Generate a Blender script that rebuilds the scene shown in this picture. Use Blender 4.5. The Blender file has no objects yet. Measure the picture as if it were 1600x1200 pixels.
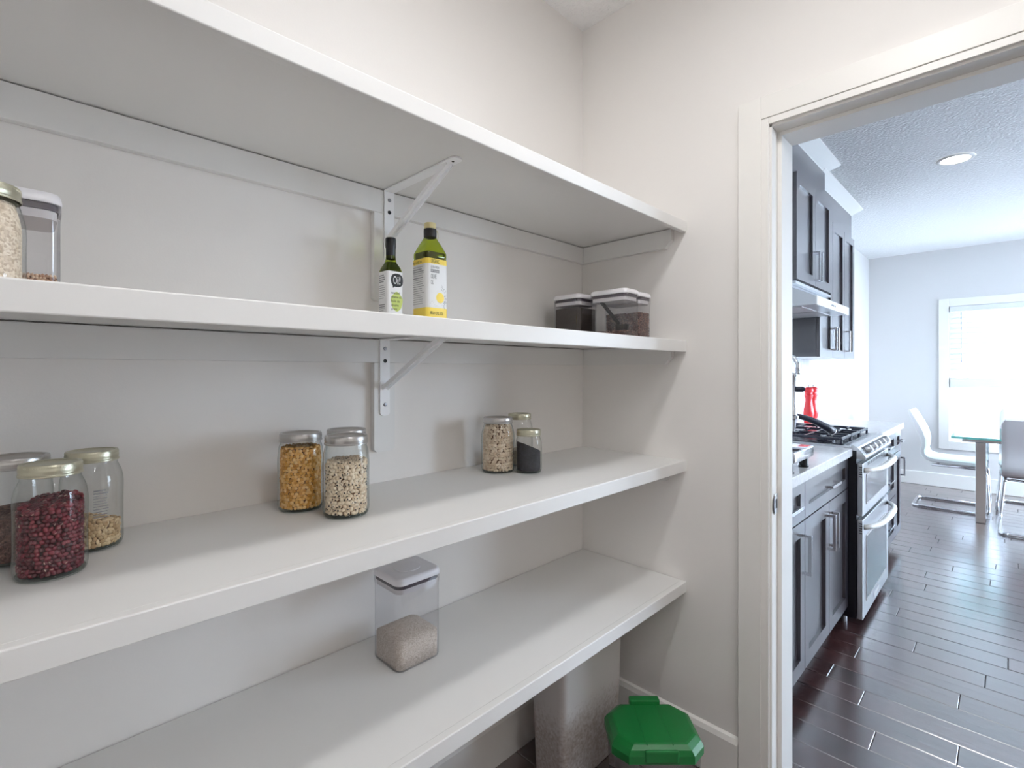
import bpy, bmesh, math, random
import numpy as np
from mathutils import Vector, Matrix, Euler

random.seed(7)
rng = np.random.default_rng(11)
S = bpy.context.scene
COL = S.collection

# ------------------------------------------------------------------ camera
CX, CY, CZ = -1.604, -1.209, 1.31
cam_d = bpy.data.cameras.new('camera')
cam = bpy.data.objects.new('camera', cam_d)
COL.objects.link(cam)
cam.location = (CX, CY, CZ)
cam.rotation_euler = (math.radians(90), 0, math.radians(45.124 - 90))
cam_d.sensor_fit = 'HORIZONTAL'
cam_d.sensor_width = 36.0
cam_d.lens = 772.22 / 1600 * 36.0
cam_d.shift_y = -(600 - 579.24) / 1600
cam_d.clip_start = 0.02
cam_d.clip_end = 200
S.camera = cam

# ------------------------------------------------------------------ world, exposure
W = bpy.data.worlds.new('sky')
S.world = W
W.use_nodes = True
bg = W.node_tree.nodes['Background']
bg.inputs[0].default_value = (0.71, 0.835, 1.0, 1)
bg.inputs[1].default_value = 24.0
S.view_settings.view_transform = 'Standard'
S.view_settings.look = 'None'
S.view_settings.gamma = 1.0
S.view_settings.exposure = 0.0
S.view_settings.use_curve_mapping = False
S.cycles.use_denoising = True
S.cycles.use_adaptive_sampling = True
S.cycles.adaptive_threshold = 0.03
S.cycles.max_bounces = 16
S.cycles.diffuse_bounces = 7
S.cycles.glossy_bounces = 6
S.cycles.transparent_max_bounces = 32
S.cycles.sample_clamp_indirect = 6.0
S.cycles.caustics_reflective = False
S.cycles.caustics_refractive = False

PANTRY_LAMP = 98.0          # emission strength of the pantry ceiling lamp's diffuser
PANTRY_LAMP_COL = (0.99, 0.992, 1.0)
POT_LIGHT = 14.0
FILL_BATTEN = 30.0            # long fill batten added behind the camera to even out the pantry light

# daylight portals standing in the window openings (they only guide sampling of the sky)
def portal(loc, rot, sx, sy):
    l = bpy.data.lights.new('window_portal', 'AREA')
    l.shape = 'RECTANGLE'
    l.size, l.size_y = sx, sy
    l.cycles.is_portal = True
    o = bpy.data.objects.new('window_portal', l)
    o.location = loc
    o.rotation_euler = rot
    COL.objects.link(o)

# ------------------------------------------------------------------ room dimensions
D = 0.4385                 # shelf depth
XL = -2.5                  # pantry left wall
YB = -2.90                 # pantry wall behind the camera
ZC = 2.674                 # ceiling height
WT = 0.15                  # thickness of the wall with the doorway
XF = 5.76                  # far wall of the kitchen
YK = -3.6                  # open side of the kitchen
DY0, DY1 = -0.708, -1.50   # doorway
DZ = 2.043
WY0, WY1, WZ0, WZ1 = -0.742, -2.20, 0.523, 2.026      # kitchen window opening
PX0, PX1, PZ1 = 3.3, 5.7, 2.3                        # unseen patio door, added for more daylight
portal((XF + 0.10, (WY0 + WY1) / 2, (WZ0 + WZ1) / 2), (0, math.radians(90), 0), WZ1 - WZ0, WY0 - WY1)
QX0, QX1, QZ0, QZ1 = 1.7, 2.7, 1.0, 2.3               # unseen window beside it, added to lift the kitchen further
portal(((QX0 + QX1) / 2, YK - 0.10, (QZ0 + QZ1) / 2), (math.radians(90), 0, 0), QX1 - QX0, QZ1 - QZ0)
portal(((PX0 + PX1) / 2, YK - 0.10, PZ1 / 2 + 0.02), (math.radians(90), 0, 0), PX1 - PX0, PZ1)

# ------------------------------------------------------------------ materials
def lin(r, g, b):
    f = lambda c: (c / 255) / 12.92 if c / 255 <= 0.04045 else ((c / 255 + 0.055) / 1.055) ** 2.4
    return (f(r), f(g), f(b), 1)

def mat(name, col, rough=0.5, metal=0.0, bump=None, spec=0.5, coat=0.0, emis=None, var=None):
    m = bpy.data.materials.new(name)
    m.use_nodes = True
    nt = m.node_tree
    p = nt.nodes['Principled BSDF']
    p.inputs['Base Color'].default_value = col
    p.inputs['Roughness'].default_value = rough
    p.inputs['Metallic'].default_value = metal
    p.inputs['Specular IOR Level'].default_value = spec
    p.inputs['Coat Weight'].default_value = coat
    p.inputs['Coat Roughness'].default_value = 0.12
    if coat > 0.6: p.inputs['Coat IOR'].default_value = 1.9; p.inputs['Coat Roughness'].default_value = 0.22
    if emis:
        p.inputs['Emission Color'].default_value = emis[0]
        p.inputs['Emission Strength'].default_value = emis[1]
    tc = None
    if bump or var:
        tc = nt.nodes.new('ShaderNodeTexCoord')
    if bump:
        scale, strength, dist = bump[:3]
        n = nt.nodes.new('ShaderNodeTexNoise')
        n.inputs['Scale'].default_value = scale
        n.inputs['Detail'].default_value = 3
        b = nt.nodes.new('ShaderNodeBump')
        b.inputs['Strength'].default_value = strength
        b.inputs['Distance'].default_value = dist
        src = tc.outputs['Object']
        if len(bump) > 3:
            mp = nt.nodes.new('ShaderNodeMapping')
            mp.inputs['Scale'].default_value = bump[3]
            nt.links.new(src, mp.inputs[0])
            src = mp.outputs[0]
        nt.links.new(src, n.inputs['Vector'])
        nt.links.new(n.outputs['Fac'], b.inputs['Height'])
        nt.links.new(b.outputs[0], p.inputs['Normal'])
    if var:
        scale, c2, lo, hi = var
        n = nt.nodes.new('ShaderNodeTexNoise')
        n.inputs['Scale'].default_value = scale
        n.inputs['Detail'].default_value = 4
        r = nt.nodes.new('ShaderNodeValToRGB')
        r.color_ramp.elements[0].position = lo
        r.color_ramp.elements[0].color = col
        r.color_ramp.elements[1].position = hi
        r.color_ramp.elements[1].color = c2
        nt.links.new(tc.outputs['Object'], n.inputs['Vector'])
        nt.links.new(n.outputs['Fac'], r.inputs[0])
        nt.links.new(r.outputs[0], p.inputs['Base Color'])
    return m

def island_mat(name, cols, rough=0.4, pos=None):
    """a colour ramp picked at random for each loose piece (bean, grain)"""
    m = bpy.data.materials.new(name)
    m.use_nodes = True
    nt = m.node_tree
    p = nt.nodes['Principled BSDF']
    p.inputs['Roughness'].default_value = rough
    g = nt.nodes.new('ShaderNodeNewGeometry')
    r = nt.nodes.new('ShaderNodeValToRGB')
    el = r.color_ramp.elements
    while len(el) < len(cols):
        el.new(0.5)
    for i, c in enumerate(cols):
        el[i].position = pos[i] if pos else i / (len(cols) - 1)
        el[i].color = c
    nt.links.new(g.outputs['Random Per Island'], r.inputs[0])
    nt.links.new(r.outputs[0], p.inputs['Base Color'])
    return m

def grain_mat(name, cols, scale, bump=0.6, rough=0.7):
    """fine grain: each Voronoi cell takes a random colour"""
    m = bpy.data.materials.new(name)
    m.use_nodes = True
    nt = m.node_tree
    p = nt.nodes['Principled BSDF']
    p.inputs['Roughness'].default_value = rough
    tc = nt.nodes.new('ShaderNodeTexCoord')
    v = nt.nodes.new('ShaderNodeTexVoronoi')
    v.inputs['Scale'].default_value = scale
    nt.links.new(tc.outputs['Object'], v.inputs['Vector'])
    sx = nt.nodes.new('ShaderNodeSeparateColor')
    nt.links.new(v.outputs['Color'], sx.inputs[0])
    r = nt.nodes.new('ShaderNodeValToRGB')
    el = r.color_ramp.elements
    while len(el) < len(cols):
        el.new(0.5)
    for i, c in enumerate(cols):
        el[i].position = i / (len(cols) - 1)
        el[i].color = c
    nt.links.new(sx.outputs[0], r.inputs[0])
    nt.links.new(r.outputs[0], p.inputs['Base Color'])
    b = nt.nodes.new('ShaderNodeBump')
    b.inputs['Strength'].default_value = bump
    b.inputs['Distance'].default_value = 0.002
    b.invert = True
    nt.links.new(v.outputs['Distance'], b.inputs['Height'])
    nt.links.new(b.outputs[0], p.inputs['Normal'])
    return m

def thin_glass(name, tint=(0.98, 0.985, 0.98), edge=(0.66, 0.71, 0.69), rough=0.02, refl=1.0, base=0.045):
    """thin clear wall: transparent with Schlick reflection; longer paths through the wall at its rim look darker"""
    m = bpy.data.materials.new(name)
    m.use_nodes = True
    nt = m.node_tree
    nt.nodes.clear()
    out = nt.nodes.new('ShaderNodeOutputMaterial')
    lw = nt.nodes.new('ShaderNodeLayerWeight')
    lw.inputs['Blend'].default_value = 0.5
    pw = nt.nodes.new('ShaderNodeMath'); pw.operation = 'POWER'; pw.inputs[1].default_value = 4.0
    nt.links.new(lw.outputs['Facing'], pw.inputs[0])
    ma = nt.nodes.new('ShaderNodeMath'); ma.operation = 'MULTIPLY_ADD'
    ma.inputs[1].default_value = 0.7 * refl
    ma.inputs[2].default_value = base
    nt.links.new(pw.outputs[0], ma.inputs[0])
    p3 = nt.nodes.new('ShaderNodeMath'); p3.operation = 'POWER'; p3.inputs[1].default_value = 3.0
    nt.links.new(lw.outputs['Facing'], p3.inputs[0])
    mx = nt.nodes.new('ShaderNodeMix'); mx.data_type = 'RGBA'
    mx.inputs['A'].default_value = (*tint, 1)
    mx.inputs['B'].default_value = (*edge, 1)
    nt.links.new(p3.outputs[0], mx.inputs['Factor'])
    tr = nt.nodes.new('ShaderNodeBsdfTransparent')
    nt.links.new(mx.outputs['Result'], tr.inputs[0])
    gl = nt.nodes.new('ShaderNodeBsdfGlossy')
    gl.inputs['Roughness'].default_value = rough
    ms = nt.nodes.new('ShaderNodeMixShader')
    nt.links.new(ma.outputs[0], ms.inputs[0])
    nt.links.new(tr.outputs[0], ms.inputs[1])
    nt.links.new(gl.outputs[0], ms.inputs[2])
    nt.links.new(ms.outputs[0], out.inputs[0])
    return m

def plank_mat(name):
    m = mat(name, (0.05, 0.02, 0.018, 1), rough=0.26, spec=0.5, coat=0.95)
    m.node_tree.nodes['Principled BSDF'].inputs['IOR'].default_value = 2.6
    nt = m.node_tree
    p = nt.nodes['Principled BSDF']
    tc = nt.nodes.new('ShaderNodeTexCoord')
    oi = nt.nodes.new('ShaderNodeObjectInfo')
    add = nt.nodes.new('ShaderNodeVectorMath'); add.operation = 'ADD'
    sc = nt.nodes.new('ShaderNodeVectorMath'); sc.operation = 'SCALE'
    sc.inputs['Scale'].default_value = 37.0
    nt.links.new(oi.outputs['Location'], sc.inputs[0])
    nt.links.new(tc.outputs['Object'], add.inputs[0])
    nt.links.new(sc.outputs[0], add.inputs[1])
    mp = nt.nodes.new('ShaderNodeMapping')
    mp.inputs['Scale'].default_value = (40, 2.2, 1)
    nt.links.new(add.outputs[0], mp.inputs[0])
    n = nt.nodes.new('ShaderNodeTexNoise')
    n.inputs['Scale'].default_value = 1.6
    n.inputs['Detail'].default_value = 5
    nt.links.new(mp.outputs[0], n.inputs['Vector'])
    r = nt.nodes.new('ShaderNodeValToRGB')
    r.color_ramp.elements[0].position = 0.3
    r.color_ramp.elements[0].color = (0.022, 0.008, 0.009, 1)
    r.color_ramp.elements[1].position = 0.75
    r.color_ramp.elements[1].color = (0.085, 0.030, 0.026, 1)
    nt.links.new(n.outputs['Fac'], r.inputs[0])
    hs = nt.nodes.new('ShaderNodeHueSaturation')
    mr = nt.nodes.new('ShaderNodeMapRange')
    mr.inputs['To Min'].default_value = 0.6
    mr.inputs['To Max'].default_value = 1.5
    nt.links.new(oi.outputs['Random'], mr.inputs['Value'])
    nt.links.new(mr.outputs[0], hs.inputs['Value'])
    nt.links.new(r.outputs[0], hs.inputs['Color'])
    nt.links.new(hs.outputs[0], p.inputs['Base Color'])
    # scraped ripples across the board
    mp2 = nt.nodes.new('ShaderNodeMapping')
    mp2.inputs['Scale'].default_value = (38, 2.0, 1)
    nt.links.new(add.outputs[0], mp2.inputs[0])
    n2 = nt.nodes.new('ShaderNodeTexNoise')
    n2.inputs['Scale'].default_value = 1.0
    n2.inputs['Detail'].default_value = 1.5
    nt.links.new(mp2.outputs[0], n2.inputs['Vector'])
    b = nt.nodes.new('ShaderNodeBump')
    b.inputs['Strength'].default_value = 0.35
    b.inputs['Distance'].default_value = 0.004
    nt.links.new(n2.outputs['Fac'], b.inputs['Height'])
    nt.links.new(b.outputs[0], p.inputs['Normal'])
    return m

M = {}
M['wall'] = mat('greige_wall_paint', lin(239, 236, 233), 0.75, bump=(260, 0.12, 0.001))
M['white_paint'] = mat('white_shelf_paint', lin(233, 232, 230), 0.5, bump=(140, 0.05, 0.001))
M['trim'] = mat('white_trim_paint', lin(242, 240, 236), 0.4)
M['ceiling'] = mat('stippled_ceiling', lin(247, 247, 247), 0.9, bump=(58, 0.9, 0.012))
M['kwall'] = mat('kitchen_wall_paint', lin(216, 214, 213), 0.8)
M['bracket'] = mat('white_enamel', lin(250, 250, 251), 0.4)
M['screw'] = mat('zinc_screw', lin(150, 150, 155), 0.35, 0.9)
M['hole'] = mat('dark_hole', lin(40, 40, 42), 0.8)
M['plank'] = plank_mat('dark_scraped_wood')
M['subfloor'] = mat('subfloor', lin(30, 20, 20), 0.9)
M['chrome'] = mat('chrome', lin(225, 226, 230), 0.12, 1.0)
M['steel'] = mat('brushed_steel', lin(215, 217, 220), 0.3, 0.9, bump=(60, 0.05, 0.001, (1, 40, 40)))
M['steel_side'] = mat('satin_steel_edge', lin(190, 186, 186), 0.45, 0.7)
M['black'] = mat('black_enamel', lin(16, 17, 26), 0.3)
M['iron'] = mat('cast_iron', lin(52, 54, 66), 0.24)
M['cab'] = mat('espresso_cabinet', lin(40, 34, 44), 0.33, spec=0.6, bump=(8, 0.06, 0.001, (30, 30, 1)), coat=0.9)
M['cab_in'] = mat('cabinet_carcass', lin(40, 36, 42), 0.5)
M['counter'] = mat('pale_quartz', lin(240, 240, 240), 0.16, var=(60, lin(230, 230, 232), 0.45, 0.6))
M['splash'] = mat('white_glazed_tile', lin(236, 237, 238), 0.15)
M['ovenglass'] = mat('oven_glass', lin(50, 56, 66), 0.06, spec=0.9, coat=1.0)
M['silver_lid'] = mat('silver_lid', lin(196, 194, 192), 0.3, 0.95)
M['gold_lid'] = mat('gold_lid', lin(200, 197, 176), 0.34, 0.9)
M['lid_top'] = mat('lid_disc', lin(176, 170, 164), 0.38, 0.85)
M['glass'] = thin_glass('jar_glass')
M['pane'] = thin_glass('window_glass', (0.97, 0.98, 0.98), (0.8, 0.85, 0.85))
M['glass_base'] = thin_glass('jar_base_glass', (0.84, 0.88, 0.86), (0.5, 0.58, 0.55))
M['plastic_clear'] = thin_glass('clear_plastic', (0.94, 0.94, 0.95), (0.66, 0.66, 0.70), 0.05, base=0.07)
M['lid_white'] = mat('white_plastic', lin(238, 236, 240), 0.3)
M['gasket'] = mat('grey_gasket', lin(82, 74, 82), 0.4)
M['seal_white'] = mat('white_seal', lin(222, 218, 220), 0.5)
M['scoop'] = mat('black_plastic', lin(24, 22, 24), 0.25)
M['green_glass'] = thin_glass('green_bottle_glass', (0.66, 0.73, 0.16), (0.22, 0.28, 0.03), 0.03, base=0.05)
M['dark_oil'] = mat('dark_green_oil', lin(48, 58, 10), 0.08, spec=0.6)
M['oil'] = mat('olive_oil', lin(60, 50, 12), 0.1, spec=0.6)
M['label'] = mat('label_paper', lin(238, 238, 238), 0.45)
M['label_yellow'] = mat('yellow_print', lin(247, 217, 88), 0.45)
M['label_green'] = mat('lime_print', lin(196, 211, 112), 0.5)
M['ink'] = mat('black_print', lin(22, 20, 20), 0.5)
M['ink_grey'] = mat('grey_print', lin(135, 135, 138), 0.5)
M['ink_white'] = mat('white_print', lin(240, 240, 238), 0.5)
M['blackcap'] = mat('black_cap', lin(20, 20, 22), 0.35)
M['cream_cap'] = mat('cream_cap', lin(226, 211, 158), 0.45)
M['green_plastic'] = mat('green_plastic', lin(20, 108, 50), 0.34, bump=(30, 0.08, 0.002), var=(9, lin(24, 116, 54), 0.4, 0.7))
M['bin'] = mat('frosted_bin_plastic', lin(206, 202, 199), 0.4)
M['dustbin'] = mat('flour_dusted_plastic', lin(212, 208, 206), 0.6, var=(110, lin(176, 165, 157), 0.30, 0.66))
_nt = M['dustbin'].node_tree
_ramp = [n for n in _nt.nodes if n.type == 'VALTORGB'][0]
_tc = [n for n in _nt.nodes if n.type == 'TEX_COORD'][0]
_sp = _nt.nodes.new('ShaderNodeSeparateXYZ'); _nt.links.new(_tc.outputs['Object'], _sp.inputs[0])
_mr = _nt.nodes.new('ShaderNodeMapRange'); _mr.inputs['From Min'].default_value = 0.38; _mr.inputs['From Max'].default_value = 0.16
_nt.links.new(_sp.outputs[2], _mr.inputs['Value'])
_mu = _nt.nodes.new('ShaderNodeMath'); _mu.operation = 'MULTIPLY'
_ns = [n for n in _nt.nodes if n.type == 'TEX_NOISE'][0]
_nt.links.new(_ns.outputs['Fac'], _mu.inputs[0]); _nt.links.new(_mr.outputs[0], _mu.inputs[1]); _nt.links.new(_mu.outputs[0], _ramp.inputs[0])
M['red'] = mat('red_lacquer', lin(228, 48, 54), 0.15, coat=0.5)
M['white_leather'] = mat('white_leather', lin(240, 240, 241), 0.42)
M['tableglass'] = thin_glass('table_glass', (0.86, 0.95, 0.93), (0.25, 0.62, 0.56), 0.02)
M['glass_rim'] = mat('aqua_glass_rim', lin(120, 205, 195), 0.12, spec=0.8)
M['blind'] = mat('white_blind', lin(226, 227, 231), 0.5)
M['slat'] = mat('translucent_blind_slat', lin(244, 244, 244), 0.5)
_nt = M['slat'].node_tree
_p = _nt.nodes['Principled BSDF']; _o = _nt.nodes['Material Output']
_t = _nt.nodes.new('ShaderNodeBsdfTranslucent'); _t.inputs[0].default_value = (0.8, 0.8, 0.8, 1)
_m = _nt.nodes.new('ShaderNodeMixShader'); _m.inputs[0].default_value = 0.22
_nt.links.new(_p.outputs[0], _m.inputs[1]); _nt.links.new(_t.outputs[0], _m.inputs[2]); _nt.links.new(_m.outputs[0], _o.inputs[0])
M['siding'] = mat('pale_siding', lin(190, 196, 205), 0.8)
M['siding_trim'] = mat('white_siding_trim', lin(235, 236, 238), 0.7)
M['ground'] = mat('whitened_ground', lin(244, 246, 248), 0.9)  # ground whitened so it throws daylight up onto the kitchen ceiling
M['dark_handle'] = mat('dark_handle', lin(32, 36, 52), 0.3)
M['batten'] = mat('fill_batten_diffuser', lin(255, 250, 240), 0.5, emis=((0.98, 0.99, 1.0, 1), FILL_BATTEN))
M['lampshade'] = mat('lamp_diffuser', lin(255, 250, 240), 0.5, emis=((*PANTRY_LAMP_COL, 1), PANTRY_LAMP))
M['potlight'] = mat('pot_light_lens', lin(255, 255, 255), 0.5, emis=((1.0, 0.97, 0.93, 1), POT_LIGHT))

M['adzuki'] = island_mat('adzuki_beans', [lin(60, 14, 26), lin(86, 22, 36), lin(106, 32, 46), lin(126, 46, 56)], 0.3)
M['white_eye'] = mat('pale_bean_eye', lin(225, 205, 190), 0.5)
M['lentil'] = island_mat('pale_lentils', [lin(176, 142, 100), lin(205, 176, 134), lin(222, 198, 160)], 0.55)
M['pea'] = island_mat('yellow_split_peas', [lin(196, 136, 52), lin(216, 160, 76), lin(232, 184, 108), lin(238, 204, 146)], 0.5)
M['bep'] = island_mat('black_eyed_peas', [lin(214, 192, 164), lin(228, 210, 184), lin(238, 224, 202)], 0.45)
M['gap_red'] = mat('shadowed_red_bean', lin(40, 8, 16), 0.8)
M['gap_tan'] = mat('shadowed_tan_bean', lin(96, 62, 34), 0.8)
M['dark_eye'] = mat('dark_bean_eye', lin(36, 26, 26), 0.5)
M['navy'] = island_mat('white_beans', [lin(206, 182, 156), lin(222, 202, 178), lin(234, 218, 198)], 0.45)
M['buck'] = island_mat('mixed_grain', [lin(120, 78, 58), lin(176, 132, 104), lin(214, 182, 152), lin(230, 206, 182)], 0.6)
M['nib'] = island_mat('brown_beans', [lin(54, 32, 28), lin(92, 60, 52), lin(150, 112, 98)], 0.35)
M['flax'] = grain_mat('brown_flax_seed', [lin(66, 46, 42), lin(98, 70, 62), lin(128, 96, 84)], 420)
M['oats'] = grain_mat('oat_flakes', [lin(188, 168, 146), lin(222, 206, 186), lin(236, 224, 208)], 330)
M['rice'] = grain_mat('white_rice', [lin(196, 180, 164), lin(222, 208, 194), lin(236, 226, 216)], 520)
M['coffee'] = grain_mat('ground_coffee', [lin(38, 28, 25), lin(52, 40, 35), lin(72, 58, 50)], 520)
M['blackseed'] = grain_mat('black_powder', [lin(22, 21, 26), lin(34, 33, 40), lin(52, 50, 58)], 300)

# ------------------------------------------------------------------ mesh helpers
OFF = {}

def children_off(parent):
    return OFF[parent.name] if parent is not None else Vector((0, 0, 0))

def empty(name, loc, rz=0.0, label=None, cat=None, group=None, kind=None):
    o = bpy.data.objects.new(name, None)
    o.empty_display_size = 0.05
    COL.objects.link(o)
    o.location = loc
    o.rotation_euler = (0, 0, rz)
    OFF[o.name] = Vector(loc)
    tag(o, label, cat, group, kind)
    return o

def tag(o, label=None, cat=None, group=None, kind=None):
    if label: o['label'] = label
    if cat: o['category'] = cat
    if group: o['group'] = group
    if kind: o['kind'] = kind
    return o

class MB:
    def __init__(self):
        self.v, self.f, self.mi = [], [], []

    def add(self, verts, faces, mi=0):
        n = len(self.v)
        self.v += [tuple(p) for p in verts]
        self.f += [tuple(i + n for i in f) for f in faces]
        self.mi += [mi] * len(faces)
        return self

    def box(self, x0, x1, y0, y1, z0, z1, bev=0.0, mi=0, seg=2):
        if x0 > x1: x0, x1 = x1, x0
        if y0 > y1: y0, y1 = y1, y0
        if z0 > z1: z0, z1 = z1, z0
        bm = bmesh.new()
        bmesh.ops.create_cube(bm, size=1.0)
        for v in bm.verts:
            v.co = Vector(((x0 + x1) / 2 + v.co.x * (x1 - x0), (y0 + y1) / 2 + v.co.y * (y1 - y0), (z0 + z1) / 2 + v.co.z * (z1 - z0)))
        if bev > 0:
            b = min(bev, 0.45 * min(x1 - x0, y1 - y0, z1 - z0))
            bmesh.ops.bevel(bm, geom=bm.edges[:] , offset=b, segments=seg, profile=0.5, affect='EDGES')
        bm.verts.index_update()
        self.add([v.co[:] for v in bm.verts], [[v.index for v in f.verts] for f in bm.faces], mi)
        bm.free()
        return self

    def lathe(self, c, prof, n=48, mi=0, axis='Z', cap0=False, cap1=False):
        """prof: list of (r, h) going up"""
        vs, fs = [], []
        for r, h in prof:
            for k in range(n):
                t = 2 * math.pi * k / n
                p = (r * math.cos(t), r * math.sin(t), h)
                vs.append(p)
        for i in range(len(prof) - 1):
            for k in range(n):
                a, b = i * n + k, i * n + (k + 1) % n
                fs.append((a, b, b + n, a + n))
        if cap0: fs.append(tuple(reversed(range(n))))
        if cap1: fs.append(tuple(range((len(prof) - 1) * n, len(prof) * n)))
        if axis == 'Y':      # h runs along -Y
            vs = [(x, -h, y) for x, y, h in vs]
        elif axis == 'X':
            vs = [(h, x, y) for x, y, h in vs]
        return self.add([(p[0] + c[0], p[1] + c[1], p[2] + c[2]) for p in vs], fs, mi)

    def prism(self, poly, axis, a0, a1, mi=0):
        """extrude a 2D polygon; axis 'X' -> poly is (y,z); 'Y' -> (x,z); 'Z' -> (x,y)"""
        n = len(poly)
        def P(q, a):
            return {'X': (a, q[0], q[1]), 'Y': (q[0], a, q[1]), 'Z': (q[0], q[1], a)}[axis]
        vs = [P(q, a0) for q in poly] + [P(q, a1) for q in poly]
        fs = [tuple(range(n)), tuple(reversed(range(n, 2 * n)))]
        fs += [(i, i + n, (i + 1) % n + n, (i + 1) % n) for i in range(n)]
        return self.add(vs, fs, mi)

    def tube(self, pts, r, n=10, mi=0, caps=True, closed=False):
        pts = [Vector(p) for p in pts]
        rs = r if isinstance(r, (list, tuple)) else [r] * len(pts)
        m = len(pts)
        up = None
        vs, fs = [], []
        for i, p in enumerate(pts):
            if closed:
                t = (pts[(i + 1) % m] - pts[i - 1]).normalized()
            else:
                t = (pts[min(i + 1, m - 1)] - pts[max(i - 1, 0)]).normalized()
            if up is None:
                up = Vector((0, 0, 1)) if abs(t.z) < 0.9 else Vector((1, 0, 0))
            u = (up - t * up.dot(t)).normalized()
            w = t.cross(u)
            up = u
            for k in range(n):
                a = 2 * math.pi * k / n
                vs.append(p + (u * math.cos(a) + w * math.sin(a)) * rs[i])
        rows = m if closed else m - 1
        for i in range(rows):
            for k in range(n):
                a, b = i * n + k, i * n + (k + 1) % n
                j = ((i + 1) % m) * n
                fs.append((a, j + k, j + (k + 1) % n, b))
        if caps and not closed:
            fs.append(tuple(range(n)))
            fs.append(tuple(reversed(range((m - 1) * n, m * n))))
        return self.add(vs, fs, mi)

    def rstack(self, c, rows, n=6, mi=0, cap0=True, cap1=True):
        """stack of rounded rectangles: rows of (half_x, half_y, corner_radius, z)"""
        vs, fs = [], []
        m = 4 * (n + 1)
        for hx, hy, r, z in rows:
            r = min(r, hx, hy)
            for q, (sx, sy) in enumerate(((1, 1), (-1, 1), (-1, -1), (1, -1))):
                for k in range(n + 1):
                    a = math.pi / 2 * (q + k / n)
                    vs.append((c[0] + sx * (hx - r) + r * math.cos(a), c[1] + sy * (hy - r) + r * math.sin(a), c[2] + z))
        for i in range(len(rows) - 1):
            for k in range(m):
                a, b = i * m + k, i * m + (k + 1) % m
                fs.append((a, b, b + m, a + m))
        if cap0: fs.append(tuple(reversed(range(m))))
        if cap1: fs.append(tuple(range((len(rows) - 1) * m, len(rows) * m)))
        return self.add(vs, fs, mi)

    def build(self, name, m, parent=None, smooth=False, local=False, label=None, cat=None, group=None, kind=None):
        me = bpy.data.meshes.new(name)
        vs = self.v
        if parent is not None:
            off = Vector((0, 0, 0)) if local else OFF[parent.name]
        else:
            a = np.array(vs)
            off = Vector(((a[:, 0].min() + a[:, 0].max()) / 2, (a[:, 1].min() + a[:, 1].max()) / 2, a[:, 2].min()))
            if local: off = Vector((0, 0, 0))
        me.from_pydata([(p[0] - off.x, p[1] - off.y, p[2] - off.z) for p in vs], [], self.f)
        ms = m if isinstance(m, (list, tuple)) else [m]
        for x in ms:
            me.materials.append(M[x])
        if len(ms) > 1:
            me.polygons.foreach_set('material_index', self.mi)
        if smooth:
            me.polygons.foreach_set('use_smooth', [True] * len(me.polygons))
        me.validate()
        if smooth is not True and smooth:
            me.set_sharp_from_angle(angle=math.radians(smooth))
        me.update()
        o = bpy.data.objects.new(name, me)
        COL.objects.link(o)
        if parent is not None:
            o.parent = parent
            OFF[o.name] = OFF[parent.name]
        else:
            o.location = off
            OFF[o.name] = off
        tag(o, label, cat, group, kind)
        return o

def bx(*a, **k):
    return MB().box(*a, **k)

def text_faces(body, size):
    cu = bpy.data.curves.new('lettering', 'FONT')
    cu.body = body
    cu.size = size
    cu.align_x = 'LEFT'
    cu.resolution_u = 3
    o = bpy.data.objects.new('lettering', cu)
    COL.objects.link(o)
    me = bpy.data.meshes.new_from_object(o.evaluated_get(bpy.context.evaluated_depsgraph_get()))
    vs = [v.co.copy() for v in me.vertices]
    fs = [list(p.vertices) for p in me.polygons]
    bpy.data.objects.remove(o)
    bpy.data.curves.remove(cu)
    bpy.data.meshes.remove(me)
    return vs, fs

def put_text(mb, body, face, x0, z, h, width, mi=0, off=0.0):
    """face ('front', y): text runs along +X facing -Y;  ('left', x): runs along -Y facing -X. h: cap height, width: fitted width"""
    vs, fs = text_faces(body, 1.0)
    if not vs: return
    xs = [v.x for v in vs]; ys = [v.y for v in vs]
    sx = width / (max(xs) - min(xs)); sy = h / max(1e-6, (max(ys) - min(ys)))
    out = []
    for v in vs:
        a = (v.x - min(xs)) * sx
        b = (v.y - min(ys)) * sy
        if face[0] == 'front':
            out.append((x0 + a, face[1] - off, z + b))
        else:
            out.append((face[1] - off, x0 - a, z + b))
    mb.add(out, fs, mi)

# ------------------------------------------------------------------ structure: pantry and kitchen shell
def struct(mb, name, m, parent=None, **k):
    return mb.build(name, m, parent, kind=None if parent else 'structure', **k)

struct(bx(XL - 0.1, XF + 0.12, 0.0, 0.12, 0, ZC), 'wall_back', 'wall')
struct(bx(XL - 0.1, XL, YB, 0.0, 0, ZC), 'wall_left', 'wall')
struct(bx(XL - 0.1, WT, YB - 0.1, YB, 0, ZC), 'wall_front', 'wall')
w = MB()
w.box(0, WT, DY0 + 0.019, 0, 0, ZC)
w.box(0, WT, DY1 - 0.019, DY0 + 0.019, DZ + 0.019, ZC)
w.box(0, WT, YB, DY1 - 0.019, 0, ZC)
struct(w, 'wall_right', 'wall')
# kitchen-side skin of the same partition, continuing along the kitchen
struct(bx(WT - 0.1, WT, YK, YB - 0.1, 0, ZC), 'wall_partition', 'kwall')
w = MB()
w.box(XF, XF + 0.12, WY0, 0, 0, ZC)
w.box(XF, XF + 0.12, WY1, WY0, 0, WZ0)
w.box(XF, XF + 0.12, WY1, WY0, WZ1, ZC)
w.box(XF, XF + 0.12, YK, WY1, 0, ZC)
struct(w, 'wall_far', 'kwall')
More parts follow.
